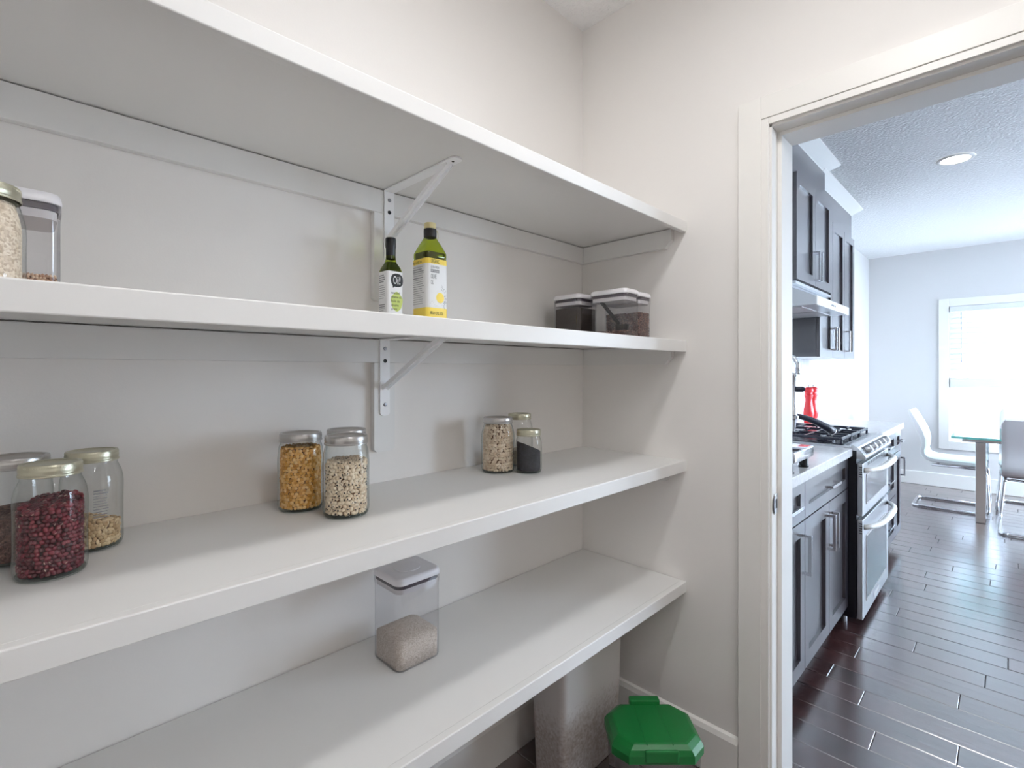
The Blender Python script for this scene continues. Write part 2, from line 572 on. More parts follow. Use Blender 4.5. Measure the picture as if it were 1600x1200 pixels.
# kitchen face of the back wall: its own paint and the tiled splash behind the worktop
struct(bx(WT, XF, -0.004, 0.0, 0, ZC), 'wall_kitchen', 'kwall')
w = MB()
w.box(WT - 0.1, QX0, YK - 0.12, YK, 0, ZC)
w.box(QX1, PX0, YK - 0.12, YK, 0, ZC)
w.box(QX0, QX1, YK - 0.12, YK, 0, QZ0)
w.box(QX0, QX1, YK - 0.12, YK, QZ1, ZC)
w.box(PX1, XF + 0.12, YK - 0.12, YK, 0, ZC)
w.box(PX0, PX1, YK - 0.12, YK, PZ1, ZC)
struct(w, 'wall_open_side', 'kwall')
struct(bx(XL - 0.1, WT, YB - 0.1, 0.12, ZC, ZC + 0.1), 'ceiling_pantry', 'ceiling')
struct(bx(WT, XF + 0.12, YK - 0.12, 0.12, ZC, ZC + 0.1), 'ceiling', 'ceiling')

# floor: subfloor with separate boards running along Y
floor = struct(bx(XL - 0.1, XF + 0.12, YK - 0.12, 0.12, -0.06, -0.0165), 'floor', 'subfloor')
def plank(x0, x1, y0, y1, dz, parent):
    b = 0.0022
    vs = [(x0, y0, -0.016), (x1, y0, -0.016), (x1, y1, -0.016), (x0, y1, -0.016),
          (x0, y0, dz - b), (x1, y0, dz - b), (x1, y1, dz - b), (x0, y1, dz - b),
          (x0 + b, y0 + b, dz), (x1 - b, y0 + b, dz), (x1 - b, y1 - b, dz), (x0 + b, y1 - b, dz)]
    fs = [(0, 3, 2, 1)]
    for k in range(4):
        j = (k + 1) % 4
        fs += [(k, j, 4 + j, 4 + k), (4 + k, 4 + j, 8 + j, 8 + k)]
    fs.append((8, 9, 10, 11))
    me = bpy.data.meshes.new('floor_plank')
    cx, cy = (x0 + x1) / 2, (y0 + y1) / 2
    me.from_pydata([(p[0] - cx, p[1] - cy, p[2]) for p in vs], [], fs)
    me.materials.append(M['plank'])
    o = bpy.data.objects.new('floor_plank', me)
    COL.objects.link(o)
    o.parent = parent
    o.location = Vector((cx, cy, 0)) - OFF[parent.name]
    return o
pw = 0.124
rest = MB()
nrow = int((XF - XL) / pw) + 1
for i in range(nrow):
    x0 = XL + i * pw
    x1 = min(x0 + pw - 0.0012, XF - 0.001)
    near = x0 > -0.9
    y = -0.001
    y -= random.uniform(0.15, 0.9)
    ys = [-0.001, y]
    while y > -2.3:
        y -= random.choice((0.45, 0.62, 0.8, 1.0, 1.2))
        ys.append(max(y, YK))
    for a, b in zip(ys[:-1], ys[1:]):
        if x0 < WT and a < YB: continue
        lo = max(b, YB) if x0 < WT else b
        if near and a > -2.0 and (x0 > 0.1 or a > -1.3):
            plank(x0, x1, lo + 0.0008, a - 0.0008, random.uniform(-0.0006, 0.0004), floor)
        else:
            rest.box(x0, x1, lo + 0.0008, a - 0.0008, -0.016, -0.0002)
    if x0 > WT and ys[-1] > YK:
        rest.box(x0, x1, YK, ys[-1] - 0.0008, -0.016, -0.0002)
rest.build('board_field', 'plank', floor, kind='stuff')

# pantry baseboards
bbm = MB().prism([(0, 0), (-0.015, 0), (-0.015, 0.135), (-0.009, 0.15), (0, 0.155)], 'X', XL, -0.016)
bbm.build('baseboard_back', 'trim', kind='structure')
bbm = MB().prism([(0, 0), (-0.015, 0), (-0.015, 0.135), (-0.009, 0.15), (0, 0.155)], 'Y', -0.612, -0.001)
bbm.build('baseboard_right', 'trim', kind='structure')
MB().box(XF - 0.016, XF, YK, -0.006, 0, 0.15, bev=0.004).build('baseboard_far', 'trim', kind='structure')
MB().box(3.2, XF - 0.018, -0.02, -0.005, 0, 0.15, bev=0.004).build('baseboard_kitchen', 'trim', kind='structure')

# doorway: jamb with stop, casing, strike plate
door = empty('door_1', (0.075, (DY0 + DY1) / 2, 0), kind='structure', label='white cased doorway from the pantry into the kitchen')
JE = WT + 0.004
b = MB()
b.box(-0.004, JE, DY0, DY0 + 0.0185, 0, DZ)                    # jamb on the latch side, bedded into the wall
b.build('jamb', 'trim', door)
MB().box(-0.004, JE, DY1 - 0.0185, DY1, 0, DZ).build('jamb', 'trim', door)
MB().box(-0.004, JE, DY1, DY0, DZ - 0.0005, DZ + 0.0185).build('head_jamb', 'trim', door)
MB().box(0.048, JE, DY0 - 0.012, DY0, 0, DZ - 0.012, bev=0.0015).build('stop', 'trim', door)
MB().box(0.048, JE, DY1, DY1 + 0.012, 0, DZ - 0.012, bev=0.0015).build('stop', 'trim', door)
MB().box(0.048, JE, DY1, DY0, DZ - 0.012, DZ - 0.0006, bev=0.0015).build('head_stop', 'trim', door)
CI, CO = DY0 + 0.006, DY0 + 0.094
def casing_leg(y_in, y_out, s, x, sx):
    m = MB()
    # flat board, a fine groove, and an inner bead
    g = y_in + s * 0.019
    m.box(x, x + sx * 0.017, g + s * 0.0015, y_out, 0, DZ + 0.006 + 0.088, bev=0.0015)
    m.box(x, x + sx * 0.0145, y_in, g + s * 0.0014, 0, DZ + 0.006 + 0.0195, bev=0.001)
    m.box(x, x + sx * 0.011, y_in + s * 0.012, g + s * 0.004, 0, DZ + 0.01)
    return m
casing_leg(CI, CO, 1, -0.0005, -1).build('casing', 'trim', door)
casing_leg(DY1 - 0.006, DY1 - 0.094, -1, -0.0005, -1).build('casing', 'trim', door)
m = MB()
m.box(-0.0175, -0.0005, DY1 - 0.006 - 0.0204, CI + 0.0204, DZ + 0.006 + 0.0205, DZ + 0.006 + 0.088, bev=0.0015)
m.box(-0.0150, -0.0005, DY1 - 0.0055, CI - 0.0005, DZ + 0.006, DZ + 0.006 + 0.019, bev=0.001)
m.build('head_casing', 'trim', door)
for (a, c) in ((CI, CO), (DY1 - 0.006, DY1 - 0.094)):
    MB().box(WT + 0.0005, WT + 0.0165, a, c, 0, DZ + 0.094, bev=0.0015).build('casing', 'trim', door)
MB().box(WT + 0.0005, WT + 0.0165, DY1 - 0.0055, CI - 0.0005, DZ + 0.006, DZ + 0.094, bev=0.0015).build('head_casing', 'trim', door)
zs = 0.905
sp = MB().box(0.012, 0.045, DY0 - 0.0022, DY0 - 0.0003, zs - 0.03, zs + 0.03, bev=0.0008)
sp = sp.build('strike_plate', 'steel', door)
m = MB()      # rounded lip curling out towards the pantry
lip = [(-0.0012, 0.026), (-0.010, 0.018), (-0.0135, 0.0), (-0.010, -0.018), (-0.0012, -0.026)]
m.prism([(0.0135 + p[0], zs + p[1]) for p in lip] + [(0.0135, zs - 0.026), (0.0135, zs + 0.026)], 'Y', DY0 - 0.0050, DY0 - 0.0022)
m.build('strike_lip', 'screw', sp)
MB().box(0.023, 0.036, DY0 - 0.0027, DY0 - 0.0021, zs - 0.014, zs + 0.014).build('latch_hole', 'hole', sp)

# ------------------------------------------------------------------ pantry shelves
def shelf(zt, zu, zb, label, cleat=0.062, board_left=XL + 0.002, gap=0.0012):
    r = empty('pantry_shelf', (-1.25, -D / 2, zb), label=label, cat='shelf', group='built-in pantry shelves')
    MB().box(board_left, -gap, -D + 0.019, -gap, zu, zt).build('shelf_board', 'white_paint', r)
    MB().box(board_left, -0.0008, -D, -D + 0.0195, zb, zt + 0.0004, bev=0.0022).build('front_edge', 'white_paint', r)
    zc = zu - 0.0028
    MB().box(board_left, -0.0205, -0.019, -0.0006, zc - cleat, zc, bev=0.0012).build('back_cleat', 'white_paint', r)
    ye = -D + 0.046
    MB().prism([(-0.0006, zc - cleat), (ye + 0.024, zc - cleat), (ye, zc - cleat + 0.026), (ye, zc), (-0.0006, zc)], 'X', -0.0195, -0.0006).build('end_cleat', 'white_paint', r)
    return r
S1T, S1U, S1B = 1.815, 1.7995, 1.7800
S2T, S2U, S2B = 1.412, 1.3965, 1.3735
S3T, S3U, S3B = 1.006, 0.9905, 0.9685
S4T, S4U, S4B = 0.5955, 0.580, 0.5590
shelf(S1T, S1U, S1B, 'topmost white pantry shelf, empty, seen from below')
shelf(S2T, S2U, S2B, 'second white pantry shelf from the top, holding the oil bottles')
shelf(S3T, S3U, S3B, 'white pantry shelf carrying the glass jars of beans')
shelf(S4T, S4U, S4B, 'lowest white pantry shelf, under the square container of rice', gap=0.0035)

def bracket(zu, xc, label, board_bottom):
    """steel L bracket with diagonal brace, screwed to a backing board"""
    r = empty('shelf_bracket', (xc, -0.02, board_bottom), label=label, cat='bracket', group='white steel shelf brackets')
    zc = zu - 0.0028 - 0.062
    # backing board below the cleat, with clipped lower corners
    bt = zc - 0.0008
    xa, xb_ = -0.936, -0.874
    m = MB().prism([(xa, bt), (xa, board_bottom + 0.008), (xa + 0.008, board_bottom), (xb_ - 0.008, board_bottom), (xb_, board_bottom + 0.008), (xb_, bt)], 'Y', -0.0188, -0.0008)
    m.build('backing_board', 'white_paint', r)
    y0 = -0.0194
    w_ = 0.0145
    zt = zu - 0.0012
    # upright leg with a rounded foot
    zl = zu - 0.208
    poly = [(xc - w_, zt)] + [(xc - w_ * math.cos(t), zl + 0.008 - 0.008 * math.sin(t)) for t in [0, .5, 1.0, math.pi / 2, 2.1, 2.6, math.pi]] + [(xc + w_, zt)]
    up = MB().prism(poly, 'Y', y0 - 0.0036, y0).build('upright_leg', 'bracket', r)
    for dz, hole in ((0.027, False), (0.060, True), (0.178, False)):
        s = MB().lathe((xc, y0 - 0.0036, zu - dz), [(0.0052, 0.0), (0.0050, 0.0012), (0.003, 0.0018), (0.0001, 0.002)], 16, axis='Y')
        s.build('screw' if not hole else 'screw_hole', 'hole' if hole else 'screw', up, smooth=True)
    # arm under the shelf with a rounded tip
    ye = -0.325
    poly = [(xc - w_, y0 - 0.0036)] + [(xc - w_ * math.cos(t), ye + 0.012 - 0.012 * math.sin(t)) for t in [0, .5, 1.0, math.pi / 2, 2.1, 2.6, math.pi]] + [(xc + w_, y0 - 0.0036)]
    arm = MB().prism(poly, 'Z', zt - 0.0036, zt).build('shelf_arm', 'bracket', r)
    MB().lathe((xc, ye + 0.024, zt - 0.0046), [(0.0001, 0), (0.003, 0.0004), (0.0032, 0.0011)], 12).build('screw_hole', 'hole', arm)
    # brace: shallow channel from the upright to the arm
    a = Vector((xc, y0 - 0.004, zu - 0.133)); c = Vector((xc, -0.287, zt - 0.0042))
    d = (c - a).normalized(); nn = Vector((1, 0, 0)).cross(d).normalized()
    m = MB()
    hw, hh = 0.0095, 0.0055
    sect = [(-hw, hh), (-hw, -hh), (hw, -hh), (hw, hh), (hw - 0.003, hh), (hw - 0.003, -hh + 0.003), (-hw + 0.003, -hh + 0.003), (-hw + 0.003, hh)]
    vs = [a + Vector((1, 0, 0)) * p[0] + nn * (p[1]) for p in sect] + [c + Vector((1, 0, 0)) * p[0] + nn * (p[1]) for p in sect]
    n = len(sect)
    m.add(vs, [tuple(range(n)), tuple(reversed(range(n, 2 * n)))] + [(i, (i + 1) % n, (i + 1) % n + n, i + n) for i in range(n)])
    m.build('brace', 'bracket', r)
bracket(S1U, -0.893, 'white steel bracket with diagonal brace under the topmost pantry shelf', 1.498)
bracket(S2U, -0.906, 'white steel bracket with diagonal brace under the second shelf, above the bean jars', 1.092)

# ------------------------------------------------------------------ image position -> place on a level plane
TH = math.radians(45.124)
FX, FY = math.cos(TH), math.sin(TH)
def ray(u):
    a = (u - 800) / 772.22
    return FX + FY * a, FY - FX * a
def at(u, s):
    dx, dy = ray(u)
    return CX + s * dx, CY + s * dy

# ------------------------------------------------------------------ ico template for beans
def ico(sub=1):
    bm = bmesh.new()
    bmesh.ops.create_icosphere(bm, subdivisions=sub, radius=1.0)
    bm.verts.index_update()
    v = np.array([x.co[:] for x in bm.verts]); f = np.array([[q.index for q in p.verts] for p in bm.faces])
    bm.free()
    return v, f
ICO1, ICO2 = ico(1), ico(2)

def rand_rot():
    return np.array(Euler((random.uniform(0, 6.3), random.uniform(0, 6.3), random.uniform(0, 6.3))).to_matrix())

def beans(name, root, c, rfun, z0, z1, size, m, eye=None, eye_p=0.0, eye_size=0.4, tmpl=ICO2, slope=(0, 0), core=None, pitch=0.84, flat_out=True):
    """pile of beans against the jar wall and over its top; rfun(z) inner radius at height z, size = half axes"""
    av = (size[0] + size[1] + size[2]) / 3
    step = 2 * av * pitch
    V, Fc, MI = [], [], []
    n = 0
    def put(p, outward, mi_eye):
        nonlocal n
        # longest axes lie against the glass, shortest points outwards, with a wobble
        o = np.array(outward, float); o /= np.linalg.norm(o)
        t = rng.normal(size=3); t -= o * t.dot(o); t /= np.linalg.norm(t)
        b = np.cross(o, t)
        wob = np.array(Euler(tuple(rng.normal(0, 0.35, 3))).to_matrix())
        R = wob @ np.column_stack((t, b, o))
        v = (tmpl[0] * np.array(size) * rng.uniform(0.88, 1.1)) @ R.T + np.array(p)
        V.append(v); Fc.append(tmpl[1] + n); MI.extend([0] * len(tmpl[1])); n += len(v)
        if mi_eye:
            q = np.array(p) + o * size[2] * 0.72 + t * size[0] * rng.uniform(-0.3, 0.3)
            e = size[0] * eye_size
            esz = np.array([e * 1.25, e * mi_eye, size[2] * 0.42])
            v = (ICO1[0] * esz) @ np.column_stack((b, t, o)).T + q
            V.append(v); Fc.append(ICO1[1] + n); MI.extend([1] * len(ICO1[1])); n += len(v)
    def ztop(x, y):
        return z1 + slope[0] * x + slope[1] * y
    z = z0 + av * 0.9
    row = 0
    while z < z1 + 0.03:
        R = rfun(z - c[2]) - size[2] - 0.0012
        k = max(6, int(2 * math.pi * R / step))
        for i in range(k):
            a = 2 * math.pi * (i + 0.5 * (row % 2) + random.uniform(-.22, .22)) / k
            x, y = R * math.cos(a), R * math.sin(a)
            if z > ztop(x, y): continue
            jr = random.uniform(0, size[2] * 0.35)
            e = 0
            if eye and random.random() < eye_p: e = random.choice((0.8, 1.0, 1.2)) if eye == 'dark_eye' else 0.35
            put((c[0] + x - jr * math.cos(a), c[1] + y - jr * math.sin(a), z + random.uniform(-.2, .2) * av), (math.cos(a), math.sin(a), random.uniform(-.2, .2)), e)
        z += step * 0.9
        row += 1
    # top layer
    R0 = rfun(z1 - c[2]) - size[2] - 0.001
    k = int(R0 * 2 / step) + 1
    for i in range(-k, k + 1):
        for j in range(-k, k + 1):
            x = (i + 0.5 * (j % 2) + random.uniform(-.2, .2)) * step; y = j * step * 0.88 + random.uniform(-.2, .2) * step
            if x * x + y * y > (R0 - av * 0.3) ** 2: continue
            e = (1.0 if eye == 'dark_eye' else 0.35) if eye and random.random() < eye_p else 0
            put((c[0] + x, c[1] + y, ztop(x, y) - av * 0.1 + random.uniform(-.3, .3) * av), (random.uniform(-.4, .4), random.uniform(-.4, .4), 1), e)
    v = np.vstack(V); f = np.vstack(Fc)
    # inner core closing the gaps
    mb = MB()
    mb.add(v.tolist(), f.tolist())
    mb.mi = list(MI)
    prof = []
    zz = z0
    hs = np.linspace(z0, z1 - av * 0.5, 10)
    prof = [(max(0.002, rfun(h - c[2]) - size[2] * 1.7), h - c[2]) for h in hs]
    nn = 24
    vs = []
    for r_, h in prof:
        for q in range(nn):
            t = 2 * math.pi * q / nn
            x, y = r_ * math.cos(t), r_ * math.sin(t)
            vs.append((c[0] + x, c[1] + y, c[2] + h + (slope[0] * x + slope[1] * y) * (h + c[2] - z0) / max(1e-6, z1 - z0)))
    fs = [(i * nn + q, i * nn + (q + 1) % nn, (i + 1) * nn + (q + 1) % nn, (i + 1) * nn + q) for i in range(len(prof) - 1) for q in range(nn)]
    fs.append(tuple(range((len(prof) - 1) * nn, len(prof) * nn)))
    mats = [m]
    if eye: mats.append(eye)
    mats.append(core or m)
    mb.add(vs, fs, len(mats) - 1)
    return mb.build(name, mats, root, smooth=True, kind='stuff')

# ------------------------------------------------------------------ glass jars
def jar_profile(r, h, rl):
    """outer glass profile (radius, height) of a preserving jar without its lid"""
    hn = h - 0.019
    hs = hn - 0.046
    return [(r * 0.80, 0.0), (r * 0.90, 0.0008), (r * 0.965, 0.005), (r, 0.013), (r, 0.02), (r * 0.992, 0.02 + (hs - 0.02) * 0.3), (r * 0.992, 0.02 + (hs - 0.02) * 0.75), (r, hs), (r * 0.998, hn - 0.036),
            (r * 0.975, hn - 0.026), (r * 0.965 if rl > 0.9 * r else r * 0.93, hn - 0.017), (rl * 1.0, hn - 0.008), (rl * 0.955, hn - 0.004), (rl * 0.945, hn + 0.004), (rl * 0.93, hn + 0.016)]

def prof_fun(prof, t=0.003):
    hs = [p[1] for p in prof]; rs = [p[0] for p in prof]
    return lambda z: float(np.interp(z, hs, rs)) - t

def jar(u, s, z, r, h, rl, lid, label, group, fill=None, contents=None, disc='lid_top', pos=None):
    x, y = pos if pos else at(u, s)
    c = (x, y, z + 0.0004)
    root = empty('glass_jar', c, label=label, cat='jar', group=group)
    prof = jar_profile(r, h, rl)
    g = MB().lathe(c, prof, 64).build('glass_body', 'glass', root, smooth=True)
    MB().lathe(c, [(0.0005, 0.0035), (r * 0.55, 0.0035), (r * 0.80, 0.0012), (r * 0.9, 0.003), (r * 0.93, 0.006), (r * 0.85, 0.0075), (r * 0.5, 0.0065), (0.0005, 0.006)], 48).build('glass_base', 'glass_base', root, smooth=True)
    # faint thread rings on the neck
    hn = h - 0.019
    # lid: ribbed band with rolled lower edge, flat or pressed disc
    m = MB()
    n = 96
    lp = [(rl * 1.0, hn + 0.0005), (rl * 1.022, hn + 0.0015), (rl * 1.022, hn + 0.0032), (rl * 0.998, hn + 0.0046), (rl * 0.998, hn + 0.0072), (rl * 1.008, hn + 0.0088), (rl * 1.008, hn + 0.0112), (rl * 0.998, hn + 0.0125),
          (rl * 0.998, h - 0.0045), (rl * 0.992, h - 0.0018), (rl * 0.972, h - 0.0004), (rl * 0.93, h), (rl * 0.86, h - 0.0004), (rl * 0.845, h - 0.0012)]
    m.lathe(c, lp, n)
    band = m.build('lid_band', lid, root, smooth=30)
    m = MB()
    for k in range(72):                                     # knurled rim
        t = 2 * math.pi * k / 72
        a = Vector((math.cos(t), math.sin(t), 0))
        p = Vector(c) + a * rl * 0.998
        m.tube([p + Vector((0, 0, h - 0.0045)), p - a * 0.0022 + Vector((0, 0, h - 0.0012))], 0.00055, 4)
    m.build('knurling', lid, band)
    MB().lathe(c, [(rl * 0.86, h - 0.0016), (rl * 0.8, h - 0.0013), (rl * 0.72, h - 0.0013), (rl * 0.70, h - 0.0018), (0.0004, h - 0.0018)], 48).build('lid_disc', disc, root, smooth=True)
    rf = prof_fun(prof)
    if contents == 'solid':
        mname, frac, slope = fill
        z1 = frac * h
        mb = MB()
        hs = np.linspace(0.007, z1, 12)
        nn = 48
        vs = []
        for q_h in hs:
            rr = rf(q_h) - 0.0015
            for k in range(nn):
                t = 2 * math.pi * k / nn
                dx, dy = rr * math.cos(t), rr * math.sin(t)
                dz = (slope[0] * dx + slope[1] * dy) * (q_h / z1) ** 2
                vs.append((c[0] + dx, c[1] + dy, c[2] + q_h + dz))
        fs = [(i * nn + k, i * nn + (k + 1) % nn, (i + 1) * nn + (k + 1) % nn, (i + 1) * nn + k) for i in range(11) for k in range(nn)]
        # domed, bumpy top
        base = 11 * nn
        prev = base
        for f_ in (0.75, 0.5, 0.25, 0.02):
            st = len(vs)
            for k in range(nn):
                t = 2 * math.pi * k / nn
                rr = (rf(z1) - 0.0015) * f_
                dx, dy = rr * math.cos(t), rr * math.sin(t)
                vs.append((c[0] + dx, c[1] + dy, c[2] + z1 + slope[0] * dx + slope[1] * dy + random.uniform(-0.0012, 0.0012)))
            fs += [(prev + k, prev + (k + 1) % nn, st + (k + 1) % nn, st + k) for k in range(nn)]
            prev = st
        mb.add(vs, fs)
        mb.build('contents', mname, root, smooth=True, kind='stuff')
    elif contents:
        contents(root, c, rf, h)
    return root

GJ = 'glass storage jars on the pantry shelves'
jar(22, 0.795, S3T, 0.0470, 0.167, 0.0430, 'silver_lid', 'silver-lidded glass jar of brown seeds cut off by the left edge of the photo', GJ,
    fill=('flax', 0.47, (0.05, 0.1)), contents='solid')
jar(80, 0.740, S3T, 0.0428, 0.167, 0.0362, 'gold_lid', 'glass jar of dark red adzuki beans with a gold lid', GJ,
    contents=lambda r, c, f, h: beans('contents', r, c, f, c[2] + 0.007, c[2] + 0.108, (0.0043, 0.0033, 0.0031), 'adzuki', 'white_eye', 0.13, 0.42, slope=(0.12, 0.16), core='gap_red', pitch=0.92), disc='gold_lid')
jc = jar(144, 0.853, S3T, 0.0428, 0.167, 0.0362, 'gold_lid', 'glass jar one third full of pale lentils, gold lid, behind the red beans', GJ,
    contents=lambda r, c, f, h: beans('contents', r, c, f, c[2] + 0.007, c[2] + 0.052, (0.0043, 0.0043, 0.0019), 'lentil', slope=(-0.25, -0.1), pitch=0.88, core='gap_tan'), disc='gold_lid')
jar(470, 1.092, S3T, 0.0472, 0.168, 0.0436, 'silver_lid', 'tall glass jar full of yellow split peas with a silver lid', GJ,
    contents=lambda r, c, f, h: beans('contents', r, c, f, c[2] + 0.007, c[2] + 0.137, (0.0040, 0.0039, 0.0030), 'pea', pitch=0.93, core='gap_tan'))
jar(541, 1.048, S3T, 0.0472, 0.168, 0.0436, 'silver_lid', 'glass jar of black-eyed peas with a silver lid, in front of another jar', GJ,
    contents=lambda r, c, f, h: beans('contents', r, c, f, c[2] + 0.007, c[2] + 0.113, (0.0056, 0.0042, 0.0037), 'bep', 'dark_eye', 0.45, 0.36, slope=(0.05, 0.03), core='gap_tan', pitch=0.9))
jar(541.5, 1.158, S3T, 0.0472, 0.168, 0.0436, 'silver_lid', 'glass jar with a silver lid hidden behind the black-eyed peas', GJ,
    fill=('oats', 0.5, (0, 0)), contents='solid')
jar(778, 1.497, S3T, 0.0505, 0.164, 0.0445, 'silver_lid', 'tall glass jar full of white beans with a silver lid', GJ,
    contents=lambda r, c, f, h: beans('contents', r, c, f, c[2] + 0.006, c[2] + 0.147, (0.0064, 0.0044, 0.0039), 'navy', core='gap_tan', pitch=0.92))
jar(812, 1.600, S3T, 0.0425, 0.166, 0.0364, 'gold_lid', 'glass jar with a gold lid standing behind the white beans and the small black jar', GJ,
    fill=('oats', 0.3, (0, 0)), contents='solid', disc='gold_lid')
jar(826, 1.487, S3T, 0.0402, 0.128, 0.0362, 'gold_lid', 'small glass jar of black powder with a gold lid', GJ,
    fill=('blackseed', 0.60, (-0.42, 0.15)), contents='solid', disc='gold_lid')
jar(-29, 0.625, S2T, 0.0412, 0.134, 0.0362, 'gold_lid', 'glass jar of oat flakes with a gold lid on the shelf with the oil bottles', GJ,
    fill=('oats', 0.84, (0, 0)), contents='solid', disc='gold_lid')
# printed paper strip stuck to the lentil jar
cx_, cy_ = jc.location.x, jc.location.y
m = MB(); li = MB()
def curved(mb, a0, a1, z0, z1, rr):
    n = 8
    vs = []
    for k in range(n + 1):
        a = a0 + (a1 - a0) * k / n
        for z in (z0, z1):
            vs.append((cx_ + rr * math.cos(a), cy_ + rr * math.sin(a), z))
    mb.add(vs, [(2 * k, 2 * k + 2, 2 * k + 3, 2 * k + 1) for k in range(n)])
a_c = math.atan2(CY - cy_, CX - cx_) + 0.12
curved(m, a_c - 0.10, a_c + 0.42, S3T + 0.056, S3T + 0.106, 0.0431)
m.build('print_panel', thin_glass and 'glass', jc)
for k in range(11):
    zz = S3T + 0.104 - k * 0.0045
    a1 = a_c + 0.40 - random.uniform(0, 0.12)
    curved(li, a_c - 0.08, a1, zz - (0.0022 if k < 2 else 0.0012), zz, 0.0433)
li.build('print_lines', 'ink_grey', jc)

# ------------------------------------------------------------------ push-top square containers
def pop_box(x0, x1, y0, y1, z, h, label, fill=None, contents=None, group='clear push-top food containers'):
    cx, cy = (x0 + x1) / 2, (y0 + y1) / 2
    hx, hy = (x1 - x0) / 2, (y1 - y0) / 2
    c = (cx, cy, z + 0.0004)
    root = empty('storage_container', c, label=label, cat='container', group=group)
    r = min(hx, hy) * 0.30
    lidh = 0.017
    t = h - lidh
    k = 0.965
    rows = [(hx * k * 0.96, hy * k * 0.96, r * 0.9, 0.0), (hx * k * 0.985, hy * k * 0.985, r, 0.002), (hx * k, hy * k, r, 0.006), (hx * k, hy * k, r, t - 0.022), (hx * 0.985, hy * 0.985, r * 1.05, t - 0.012), (hx * 0.985, hy * 0.985, r * 1.05, t)]
    MB().rstack(c, rows, 8, cap1=False).build('clear_body', 'plastic_clear', root, smooth=50)
    i = 0.0035
    MB().rstack(c, [(hx * k - i, hy * k - i, r, t - 0.021), (hx * k - i, hy * k - i, r, t - 0.0088)], 8).build('inner_seal', 'seal_white', root, smooth=50)
    MB().rstack(c, [(hx * 0.985 - 0.003, hy * 0.985 - 0.003, r, t - 0.0085), (hx * 0.985 - 0.003, hy * 0.985 - 0.003, r, t + 0.0002)], 8).build('gasket', 'gasket', root, smooth=50)
    lid = MB().rstack(c, [(hx * 0.985, hy * 0.985, r, t + 0.001), (hx, hy, r * 1.1, t + 0.0025), (hx, hy, r * 1.1, t + 0.006), (hx * 0.975, hy * 0.975, r * 1.05, h - 0.004), (hx * 0.93, hy * 0.93, r * 0.95, h - 0.0008), (hx * 0.88, hy * 0.88, r * 0.9, h)], 8).build('lid', 'lid_white', root, smooth=35)
    rb = min(hx, hy) * 0.52
    MB().lathe((cx, cy, c[2] + h), [(rb, 0.0001), (rb, 0.0012), (rb * 0.94, 0.0018), (0.0005, 0.0014)], 40).build('push_button', 'lid_white', lid, smooth=35)
    if fill:
        mname, fh, hump = fill
        ix, iy = hx * k - 0.0035, hy * k - 0.0035
        rows = [(ix, iy, r * 0.9, 0.003), (ix, iy, r * 0.9, fh)]
        mb = MB().rstack(c, rows, 8, cap1=False)
        m0 = 4 * 9
        for f_, zz in ((0.82, 0.35), (0.6, 0.72), (0.35, 0.95), (0.08, 1.0)):
            mb.rstack(c, [(ix * f_, iy * f_, r * f_, fh + hump * zz)], 8, cap0=False, cap1=False)
        nr = 6
        for q in range(1, nr - 1):
            a, b_ = q * m0, (q + 1) * m0
            mb.f += [(a + j, a + (j + 1) % m0, b_ + (j + 1) % m0, b_ + j) for j in range(m0)]
            mb.mi += [0] * m0
        mb.f.append(tuple(range((nr - 1) * m0, nr * m0))); mb.mi.append(0)
        mb.build('contents', mname, root, smooth=True, kind='stuff')
    if contents: contents(root, c, hx * k, hy * k, r)
    return root

def box_beans(root, c, hx, hy, fh, size, m, tmpl=ICO1):
    step = sum(size) / 3 * 1.6
    V, Fc, n = [], [], 0
    nx, ny = int(2 * hx / step), int(2 * hy / step)
    z = size[2] + 0.004
    while z < fh + 0.004:
        top = z + step * 0.8 > fh
        for i in range(nx):
            for j in range(ny):
                if not top and 0 < i < nx - 1 and 0 < j < ny - 1: continue
                x = -hx + 0.004 + size[0] + (2 * hx - 0.008 - 2 * size[0]) * (i + .5 * random.random()) / max(1, nx - 1)
                y = -hy + 0.004 + size[0] + (2 * hy - 0.008 - 2 * size[0]) * (j + .5 * random.random()) / max(1, ny - 1)
                if abs(x) > hx - 0.003 - size[0] * .6 or abs(y) > hy - 0.003 - size[0] * .6: continue
                v = (tmpl[0] * np.array(size)) @ rand_rot().T + np.array((c[0] + x, c[1] + y, c[2] + z + random.uniform(-.3, .3) * size[2]))
                V.append(v); Fc.append(tmpl[1] + n); n += len(v)
        z += step * 0.8
    mb = MB()
    mb.add(np.vstack(V).tolist(), np.vstack(Fc).tolist())
    mb.rstack(c, [(hx - 0.007, hy - 0.007, 0.006, 0.004), (hx - 0.007, hy - 0.007, 0.006, fh - size[2])], 4)
    mb.build('contents', m, root, smooth=True, kind='stuff')

